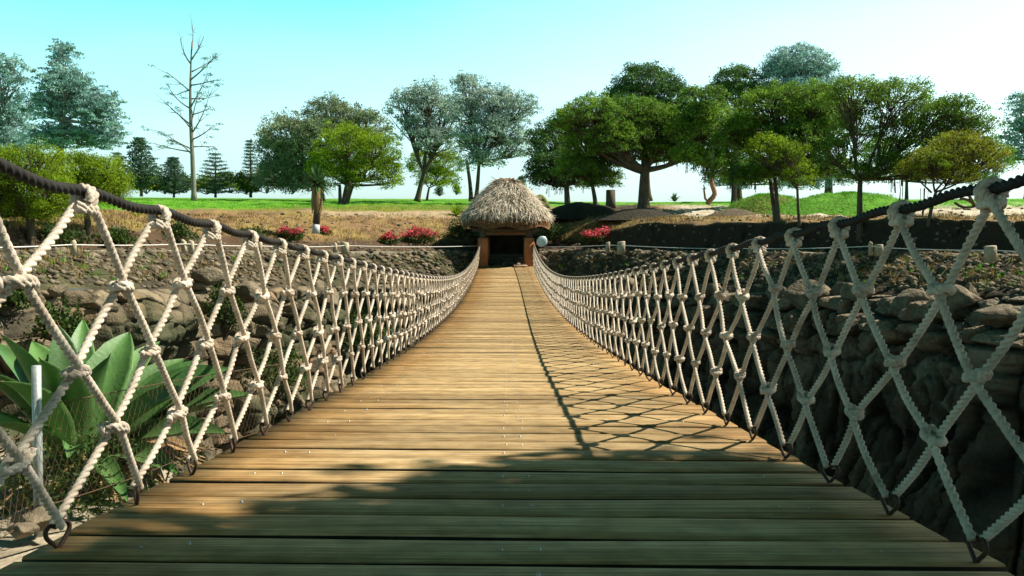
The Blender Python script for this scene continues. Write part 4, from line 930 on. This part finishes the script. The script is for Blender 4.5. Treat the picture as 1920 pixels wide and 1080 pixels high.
# curious small things on the right lawn
o = spiky('palm_plant', 'small fan leaved palm on the lawn right of the thick trunk', 'palm', 1265, 378, 20, 45, n=30, w=.05)
tb = P(1333, 390, 44); tw = thing('twisted_trunk', 'crooked pinkish bare trunk with side stub right of the small palm', 'tree', tb)
MB().tube(smooth_path([P(1331, 392, 44), P(1328, 380, 44), P(1340, 364, 44), P(1334, 340, 44), P(1337, 300, 44), P(1337, 262, 44)], .15), np.linspace(.15, .07, len(smooth_path([P(1331, 392, 44), P(1328, 380, 44), P(1340, 364, 44), P(1334, 340, 44), P(1337, 300, 44), P(1337, 262, 44)], .15))), 10).build('trunk', M['pink_bark'], tw, True)
MB().tube([P(1329, 380, 44), P(1322, 372, 44), P(1320, 356, 44)], [.07, .06, .05], 8).build('branch', M['pink_bark'], tw, True)
spiky('', '', '', 0, 0, 9, 44, n=24, w=.025, root=P(1320, 356, 44)).build('leaf_tuft', M['yucca'], tw)
sb_ = P(1145, 392, 43.6); st_ = thing('tree_stump', 'dark upright cut stump beside the thick trunk', 'tree stump', sb_)
MB().tube([sb_, P(1145, 378, 43.6), P(1145, 357, 43.6)], [.30, .26, .25], 14).build('trunk', M['timber'], st_, True); MB().tube([P(1145, 356.9, 43.6), P(1145, 356, 43.6)], [.245, .24], 14).build('cut_face', M['bark'], st_, True)
pb = P(1818, 440, 30); pt_ = thing('pruned_tree', 'small pruned tree with knobbly bare limbs below the right handrail', 'tree', pb)
MB().tube([pb, P(1824, 400, 30), P(1830, 385, 30)], [.10, .085, .08], 8).build('trunk', M['pink_bark'], pt_, True)
mb = MB()
for e_ in ((1800, 372), (1815, 362), (1838, 360), (1850, 368), (1790, 380), (1845, 382)):
    p = bough(P(1829, 388, 30), P(e_[0], e_[1], 30 + RNG.uniform(-.4, .4)), .3, 6); mb.tube(p, np.linspace(.07, .05, 6), 7)
mb.build('limb', M['bark'], pt_, True)

# cord and short log posts along the rim
posts = [(138, 472, 17, 'short pale log post at the left end of the cord', 9, 20), (346, 471, 20.5, 'left one of the two log posts standing together', 9, 20), (359, 471, 20.6, 'right one of the two log posts standing together', 9, 20), (486, 473, 24, 'log post half hidden by the fourth rope hitch on the left', 9, 18), (647, 474, 29, 'grey log post below the yucca on the rim', 13, 20), (628, 471, 28.5, 'short log post in the plants just left of the grey one', 7, 14),
         (1139, 472, 32, 'slim pale log post right of the hut below the crimson bush', 7, 18), (1164, 475, 31.5, 'thick grey log post beside the slim pale one', 13, 22), (1406, 474, 25.5, 'small pale peg on the rim in the dark shade', 5, 12), (1633, 475, 21.5, 'narrow white topped log post on the right rim', 7, 20), (1648, 476, 21.5, 'wide log post with pale cut top on the right rim', 14, 18), (1857, 487, 18.5, 'shaded greenish log post near the right edge', 18, 26)]
anchors = {}
for px, py, d, lab, w, h in posts:
    b = P(px, py, d); b[2] -= .05; r = w / F * d / 2 * 1.15; H = h / F * d + .05
    o = MB().tube([b, b + [random.uniform(-.02, .02), 0, H - .02], b + [random.uniform(-.02, .02), 0, H]], [r * 1.05, r, r * .9], 12).build('log_post', M['post'], origin=b, smooth=False)
    tag(o, lab, 'post', 'short log posts along the gorge rim'); anchors[px] = b + [0, -r, H * .72]
def cord(lab, pts):
    Q_ = []
    for a, b in zip(pts[:-1], pts[1:]):
        t = np.linspace(0, 1, 8)[:, None]; L = np.linalg.norm(b - a); p = a + (b - a) * t; p[:, 2] -= .012 * L * 4 * (t * (1 - t))[:, 0] * .5; Q_.append(p[:-1])
    Q_.append(pts[-1:]); tag(MB().tube(np.concatenate(Q_), .013, 5).build('cord', M['line'], origin=pts[0]), lab, 'cord')
cord('thin white cord strung between log posts left of the hut', np.array([P(-260, 466, 12), anchors[138], anchors[346], anchors[359], anchors[486], anchors[628], anchors[647], P(896, 461, 35)]))
cord('thin white cord strung along the rim right of the hut', np.array([P(1020, 463, 35), anchors[1139], anchors[1164], anchors[1406], anchors[1633], anchors[1648], anchors[1857], P(2200, 476, 14)]))

# boulders and scattered stones
def rock(name, lab, c, r, seed, group=None, m='boulder', cat='boulder', sq=(1, 1, .7)):
    a, b = np.meshgrid(np.linspace(0, 2 * pi, 41), np.linspace(0, pi, 25)); u = np.stack([np.cos(a) * np.sin(b), np.sin(a) * np.sin(b), np.cos(b)], -1)
    rg = np.random.default_rng(seed); pn = rg.normal(0, 1, (15, 3)); pn /= np.linalg.norm(pn, axis=1)[:, None]; hh = rg.uniform(.55, 1.0, 15)
    dd = np.einsum('ijk,lk->ijl', u, pn); rr = np.min(np.where(dd > .08, hh / np.maximum(dd, .08), 9), -1); rr = np.minimum(rr, 1.25) + .05 * fbm(u * 3 + seed, 3, seed); q = u * rr[..., None]
    o = MB().grid(np.asarray(c) + q * r * np.array(sq), flip=True).build(name, M[m], origin=c, smooth=True); tag(o, lab, cat, group); return o
GB = 'boulders on the edge of the gorge'
for i, (px, py, d, r, lab) in enumerate(((500 - 38, 545, 22.5, .55, 'rounded tan boulder behind the third hitch of the left net'), (395, 520, 21.4, .5, 'smooth dark grey boulder on the left slope'), (1510, 560, 21.5, .75, 'long pale boulder on the right ledge'), (1600, 545, 20.3, .5, 'tilted pale boulder near the middle of the right ledge'), (1705, 575, 18.4, .6, 'broken grey boulder on the right ledge above the columns'), (1800, 555, 17.2, .5, 'weathered boulder near the right end of the ledge'), (1880, 590, 15.9, .55, 'big pale boulder at the far right of the ledge'), (1330, 548, 26, .6, 'grey boulder on the ledge behind the middle of the right net'), (1120, 500, 33.4, .55, 'pale log shaped rock below the right hut corner'))):
    rock('boulder', lab, P(px, py, d), r * .8, i + 3, GB)
rj = random.Random(5)
for i in range(44):
    px = rj.uniform(1120, 2050) if i % 4 else rj.uniform(-60, 640); v_ = rj.random(); f_ = float(kk('wall_d', px)); py = float(kk('wall_y', px)) + rj.uniform(-8, 60) * (1 if px > 1000 else .6)
    rock('jagged_rock', 'jagged brown rock among many on the ' + ('right' if px > 1000 else 'left') + ' lip of the gorge', P(px, py, f_ - rj.uniform(.0, .35)), rj.uniform(.14, .42) * f_ / 20, 200 + i, 'jagged rocks on the ' + ('right' if px > 1000 else 'left') + ' lip of the gorge', 'boulder', 'rock', (1, .9, rj.uniform(.6, 1.0)))
for lab, px, py, rx, ry, d in (('dark bush hanging on the left wall just above the agave', 112, 610, 45, 40, 14.6), ('dark creeper on the left wall behind the second net opening', 420, 590, 38, 60, 20.6), ('dark bush low on the wall under the creeper', 520, 700, 60, 60, 21.0), ('dark bush at the foot of the wall near the middle of the left net', 680, 640, 60, 50, 25.0), ('dark bush right at the far left end of the wall', 20, 560, 40, 24, 14.6)):
    shrub(lab, px, py, rx, ry, d, 'shrub', leaf=.10, dens=1.5, snap=False)
# scree: loose stones on the slopes and bank (nobody could count them)
def scatter_pts(n, z0, z1, p0, p1):
    m = np.where((zone.ravel() > z0) & (zone.ravel() < z1) & (PX.ravel() > p0) & (PX.ravel() < p1))[0]
    i = RNG.choice(m, n); k = len(pxs); p = GF[i].copy(); j = np.clip(i + 1, 0, len(GF) - 1); l = np.clip(i + k, 0, len(GF) - 1)
    return p + (GF[j] - p) * RNG.uniform(0, 1, n)[:, None] * ((np.linalg.norm(GF[j] - p, axis=1) < 1)[:, None]) + (GF[l] - p) * RNG.uniform(0, 1, n)[:, None]
ico = np.array([(0, 0, 1), (.9, 0, .3), (.3, .85, .3), (-.7, .5, .35), (-.7, -.5, .3), (.3, -.85, .35), (.5, .5, -.5), (-.6, 0, -.6), (.4, -.5, -.6)])
icT = [[0, 1, 2], [0, 2, 3], [0, 3, 4], [0, 4, 5], [0, 5, 1], [1, 6, 2], [2, 6, 3], [3, 7, 4], [3, 6, 7], [4, 7, 8], [4, 8, 5], [5, 8, 1], [1, 8, 6], [6, 8, 7]]
sc = MB()
for (n_, z0, z1, p0, p1, s0, s1) in ((4600, 0.02, 1.0, -250, 2200, .03, .17), (450, 1.2, 3.0, -200, 2200, .03, .13), (350, 3, 4, -200, 1900, .04, .12), (300, 1.0, 1.6, -100, 2100, .05, .14), (120, 3.9, 4.9, 1180, 2000, .04, .12)):
    for c in scatter_pts(n_, z0, z1, p0, p1):
        s = RNG.uniform(s0, s1) * (.4 + .6 * c[1] / 36) ; V = ico * (1 + RNG.normal(0, .2, (9, 1))) * s * np.array([1.2, 1, .7]); a = RNG.uniform(0, 6)
        V = V @ np.array([[cos(a), sin(a), 0], [-sin(a), cos(a), 0], [0, 0, 1]]); sc.add(V + c, T=icT, a=RNG.uniform())
tag(sc.build('scree', M['scree']), 'loose stones strewn over the slope and bank of the gorge', 'loose stones', None, 'stuff')
# grass: dry tufts on bank and slopes, short blades over the lawn front
def blades(mb, C_, n_each, h, spread, w):
    n_ = len(C_) * n_each; c = np.repeat(C_, n_each, 0); off = RNG.normal(0, spread, (n_, 3)); off[:, 2] = 0; hh = (h * RNG.uniform(.4, 1.2, n_))
    tip = RNG.normal(0, .35, (n_, 3)); tip[:, 2] = 1; a = RNG.uniform(0, pi, n_); s = np.stack([np.cos(a), np.sin(a), 0 * a], -1) * w; b = c + off; b[:, 2] -= .02
    mb.add(np.stack([b - s, b + s, b + tip * hh[:, None]], 1).reshape(-1, 3), T=np.arange(n_ * 3).reshape(-1, 3), a=np.repeat(RNG.uniform(0, 1, n_), 3))
gr = MB(); blades(gr, scatter_pts(3000, 2.9, 4.0, -250, 1300), 9, .13, .10, .014); blades(gr, scatter_pts(900, 0.1, 1.0, -250, 2200), 9, .16, .07, .014); blades(gr, scatter_pts(500, 3.2, 4.0, 1300, 2100), 9, .14, .1, .014)
tag(gr.build('dry_grass', M['dry_grass']), 'dry yellow brown grass covering the bank above the rim', 'dry grass', None, 'stuff')
gr = MB(); blades(gr, scatter_pts(2600, 4.4, 5.6, -250, 1000), 9, .10, .14, .016); blades(gr, np.concatenate(MP), 5, .09, .08, .014); blades(gr, scatter_pts(1500, 4.9, 5.6, 1230, 2100), 8, .09, .12, .014); blades(gr, scatter_pts(110, 0.1, .9, -250, 900), 9, .13, .06, .014); blades(gr, scatter_pts(90, .1, .9, 1020, 2200), 9, .13, .06, .014)
tag(gr.build('green_grass', M['lawn_grass']), 'short bright green grass growing on the lawn edge', 'grass', None, 'stuff')
for lab, px, py, r, d, lm in (('spiky green tuft on the left slope behind the first net opening', 110, 512, 14, 16.3, 'yucca'), ('small spiky tuft right of the larger one on the left slope', 158, 514, 11, 16.6, 'yucca'), ('yellow green grass tuft right of the hut on the slope', 1050, 503, 11, 34.8, 'lawn_grass'), ('tuft on the rim edge below the long crimson bush', 700, 485, 9, 31.5, 'yucca'),
                              ('bright green rosette above the second hitch of the left handrail', 258, 405, 20, 25, 'lime'), ('pale green rosette on the dark bank at the right', 1325, 465, 12, 29, 'yucca'), ('little pale rosette under the pruned tree limbs', 1735, 432, 10, 25, 'yucca'), ('green tuft on the left slope near the fourth net rope', 440, 487, 8, 22.5, 'lime'), ('green weed on the right ledge of the gorge', 1400, 550, 12, 24.5, 'lime')):
    spiky('spiky_plant', lab, 'plant', px, py, r, d, lm, 26, .022, 'spiky plants on the slopes')

# ------------------------------------------------------------------ near left corner: agave, pipe, netting
ab = np.array([-2.40, 4.35, -1.32]); ag = thing('agave', 'big green agave behind the left rope net', 'agave', ab)
tips = [(2, 627, 3.9, .155), (109, 609, 4.5, .14), (156, 598, 4.9, .12), (243, 622, 4.9, .20), (205, 668, 4.1, .20), (75, 673, 3.6, .12), (-60, 690, 3.6, .14), (0, 715, 3.3, .13), (-80, 800, 3.2, .13), (348, 672, 5.0, .18), (384, 674, 4.7, .20), (431, 690, 4.6, .20), (476, 740, 4.5, .19), (427, 813, 4.1, .17), (338, 891, 3.7, .12),
        (242, 945, 3.4, .08), (127, 862, 3.4, .07), (300, 640, 5.4, .13), (60, 640, 5.0, .14), (420, 760, 5.0, .13), (-20, 640, 5.2, .14), (360, 730, 4.1, .15), (130, 700, 3.7, .15)]
for k, (px, py, Y, w) in enumerate(tips):
    tip = P(px, py, Y); d0 = tip - ab; L = np.linalg.norm(d0); hz_ = d0.copy(); hz_[2] = 0; hz_ /= np.linalg.norm(hz_) + 1e-9
    root = ab + hz_ * .10 + [0, 0, .05]
    mid = root * .5 + tip * .5 + np.array([0, 0, .13 * L]) * (1 if d0[2] > -.1 else 1.6) - hz_ * .05 * L
    n_ = 16; t = np.linspace(0, 1, n_)[:, None]; ctr = (1 - t) ** 2 * root + 2 * t * (1 - t) * mid + t ** 2 * tip
    tg = np.gradient(ctr, axis=0); tg /= np.linalg.norm(tg, axis=1)[:, None]
    sd = np.cross(tg, np.array([0, 0, 1.0]) + hz_ * -.0); sd /= np.linalg.norm(sd, axis=1)[:, None] + 1e-9
    nm = np.cross(sd, tg); nm *= np.sign(nm[:, 2:3] + 1e-6); tc_ = -tip / np.linalg.norm(tip); nm = nm + tc_ * RNG.uniform(.1, .8) + RNG.normal(0, .12, 3); nm -= tg * np.sum(nm * tg, 1)[:, None]; nm /= np.linalg.norm(nm, axis=1)[:, None]
    sd = np.cross(tg, nm)
    ww = w * .66 * np.interp(t[:, 0], [0, .12, .35, .6, .8, .93, 1], [.62, .60, .95, 1.0, .66, .26, .012])
    us = np.array([-1, -.75, -.4, 0, .4, .75, 1]); prof_ = np.abs(us) ** 1.5 * .45
    top = ctr[:, None, :] + sd[:, None, :] * (us[None, :, None] * ww[:, None, None]) + nm[:, None, :] * (prof_[None, :, None] * ww[:, None, None])
    th = (.026 * np.interp(t[:, 0], [0, .3, 1], [1.6, 1, .15]))[:, None] * (1 - us[None, :] ** 2 * .93)
    bot = top - nm[:, None, :] * th[..., None]
    ring = np.concatenate([top, bot[:, ::-1]], 1); ring = np.concatenate([ring, ring[:, :1]], 1)
    mb = MB().grid(ring, a=RNG.uniform(0, 1))
    lf = mb.build('leaf', M['agave'], ag, True)
    if k < 16:
        MB().tube([tip - tg[-1] * .015, tip + tg[-1] * .012, tip + tg[-1] * .03], [.004, .003, .0005], 6).build('spine', M['agave_tip'], lf, True)
mb = MB()
for k in range(60):
    a = RNG.uniform(0, 2 * pi); p0 = ab + np.array([cos(a) * .15, sin(a) * .15, .12]); L = RNG.uniform(.25, .7); p1 = p0 + np.array([cos(a) * L, sin(a) * L, -.18]); s = np.array([-sin(a), cos(a), 0]) * .035
    mb.grid(np.array([[p0 - s, p0 + s], [(p0 + p1) / 2 - s * .8 + [0, 0, .05], (p0 + p1) / 2 + s * .8 + [0, 0, .06]], [p1 - s * .1, p1 + s * .1]]), a=RNG.uniform())
mb.build('dead_leaf', M['straw'], ag)
pbp = P(68, 905, 2.95); ptp = P(68, 686, 2.95)
o = MB().tube([pbp - [0, 0, .25], ptp, ptp + [0, 0, .002]], [.0165, .0165, .008], 14).build('pipe_post', M['pipe'], origin=pbp, smooth=True); tag(o, 'upright galvanised pipe in front of the agave', 'pipe post')
def netting(lab, A, B, za0, za1, zb0, zb1, cell=.034):
    A = np.array(A, float); B = np.array(B, float); L = np.linalg.norm(B - A); nx = int(L / cell); nz_ = int(max(za1 - za0, zb1 - zb0) / cell * 1.0)
    def pt(u, v):
        p = A + (B - A) * u; z0 = za0 + (zb0 - za0) * u; z1 = za1 + (zb1 - za1) * u
        w = .025 * sin(u * 6 + v * 2) + .01 * sin(v * 5 + u * 9)
        return np.array([p[0] + w, p[1] + .3 * w, z0 + (z1 - z0) * v])
    mb = MB()
    for i in range(-nz_, nx + nz_ + 1):
        for dr in (1, -1):
            pts = []
            for k in range(nz_ + 1):
                u = (i + dr * k * .5 * 2 * .5) / nx
                if 0 <= u <= 1: pts.append(pt(u, k / nz_))
            if len(pts) > 1: mb.tube(pts, .0009, 4, caps=False)
    for v in (0, 1): mb.tube([pt(u, v) for u in np.linspace(0, 1, 24)], .0022, 5)
    o = mb.build('wire_netting', M['wire'], origin=A); tag(o, lab, 'wire netting', 'rusty wire netting by the bridge')
netting('rusty diamond wire netting between pipe post and deck edge below the agave', (pbp[0], pbp[1], 0), (-1.38, 4.6, 0), -1.05, -.66, -1.15, -.78)
netting('rusty wire netting sagging over pale ground left of the pipe post', (pbp[0] + .03, pbp[1] - .03, 0), (-1.75, 1.45, 0), -1.05, -.74, -1.0, -.70)
for i in range(9):
    a = RNG.uniform(-2.9, -1.7); b = RNG.uniform(1.9, 3.3)
    rock('rock', 'small pale stone lying on the ground beside the wire netting', (a, b, -1.06), RNG.uniform(.03, .08), 60 + i, 'small stones beside the netting', 'boulder', 'stone')
for lab, x_, y_, r in (('dark leafy undergrowth at the foot of the agave', -2.2, 3.9, .5), ('dark weeds under the agave beside the pipe post', -1.95, 3.5, .35)):
    b = np.array([x_, y_, -1.3]); t = thing('undergrowth', lab, 'undergrowth', b, 'undergrowth around the agave'); lv = MB(); u = RNG.normal(0, 1, (70, 3)) * [r * .5, r * .5, .10]
    leaves(lv, b + [0, 0, .10] + u, 40, .08, .024, 2.4, .8, 0); lv.build('foliage', M['shrub'], t)

# ------------------------------------------------------------------ big tree behind and right of the camera: its shade falls over the near end
tb = np.array([9.2, -0.8, -1.0]); t = thing('shade_tree', 'tall leafy tree standing right of the near end of the bridge', 'tree', tb)
wood = MB().tube([tb, tb + [0, 0, 2.5], tb + [-.2, .1, 4.2]], [.4, .32, .28], 12); Cn = np.array([8.94, .12, 6.6]); C_ = []
for k in range(1700):
    u = RNG.normal(0, 1, 3); u /= np.linalg.norm(u); r = RNG.uniform(0, 1) ** .30; C_.append(Cn + u * r * np.array([3.8, 4.5, 3.0]) * (1 + .07 * float(noise(u * 2.2, 3))))
for (u_, v_, r_, k_) in ((0.3, 1.0, 1.35, 110), (1.6, 2.6, 1.0, 70), (0.9, 1.9, 1.2, 80)):
    for k in range(k_):
        u = RNG.normal(0, 1, 3); u /= np.linalg.norm(u); C_.append(np.array([u_ + .9 * 5.2, v_ + .17 * 5.2, 5.2]) + u * RNG.uniform(0, 1) ** .35 * np.array([.8, 1, .6]) * r_)
C_ = np.array(C_)
for j in range(60): wood.tube(bough(tb + [-.2, .1, 4.2], C_[j], .15, 6), np.linspace(.12, .02, 6), 5, caps=False)
wood.build('trunk', M['bark'], t, True); lv = MB(); leaves(lv, C_[:1700], 44, .75, .26, 1.8, .6, .1); leaves(lv, C_[1700:], 44, .45, .18, 1.8, .6, .1); lv.build('crown', M['needle_mid'], t)

def copy_tree(o, loc, rz, sc, label):
    c = o.copy(); COL.objects.link(c); c.location = loc; c.rotation_euler = (0, 0, rz); c.scale = (sc, sc, sc); c['label'] = label; c['group'] = 'leafy trees round the near end of the bridge'
    for ch in o.children:
        k = ch.copy(); COL.objects.link(k); k.parent = c
t['group'] = 'leafy trees round the near end of the bridge'
for x_, y_, rz_, sc_, lab in ((-9, -9, 1, 1.0, 'added leafy tree behind the viewer on the left'), (-1, -13, 2, 1.15, 'added leafy tree straight behind the near end of the bridge'), (8, -12, 3, 1.0, 'added leafy tree behind the viewer on the right'), (17, -9, 4, 1.1, 'added leafy tree farther right behind the viewer'), (-18, -6, 5, 1.1, 'added leafy tree farther left behind the viewer'), (27, -8, 0.5, 1.2, 'rightmost added leafy tree behind the viewer'), (-28, -4, 2.5, 1.2, 'leftmost added leafy tree behind the viewer')):
    copy_tree(t, (x_, y_, -1.2), rz_, sc_, lab)  # unseen trees added behind the camera to block low sky light
print('verts', sum(len(m.vertices) for m in bpy.data.meshes), 'objects', len(bpy.data.objects), cnt)
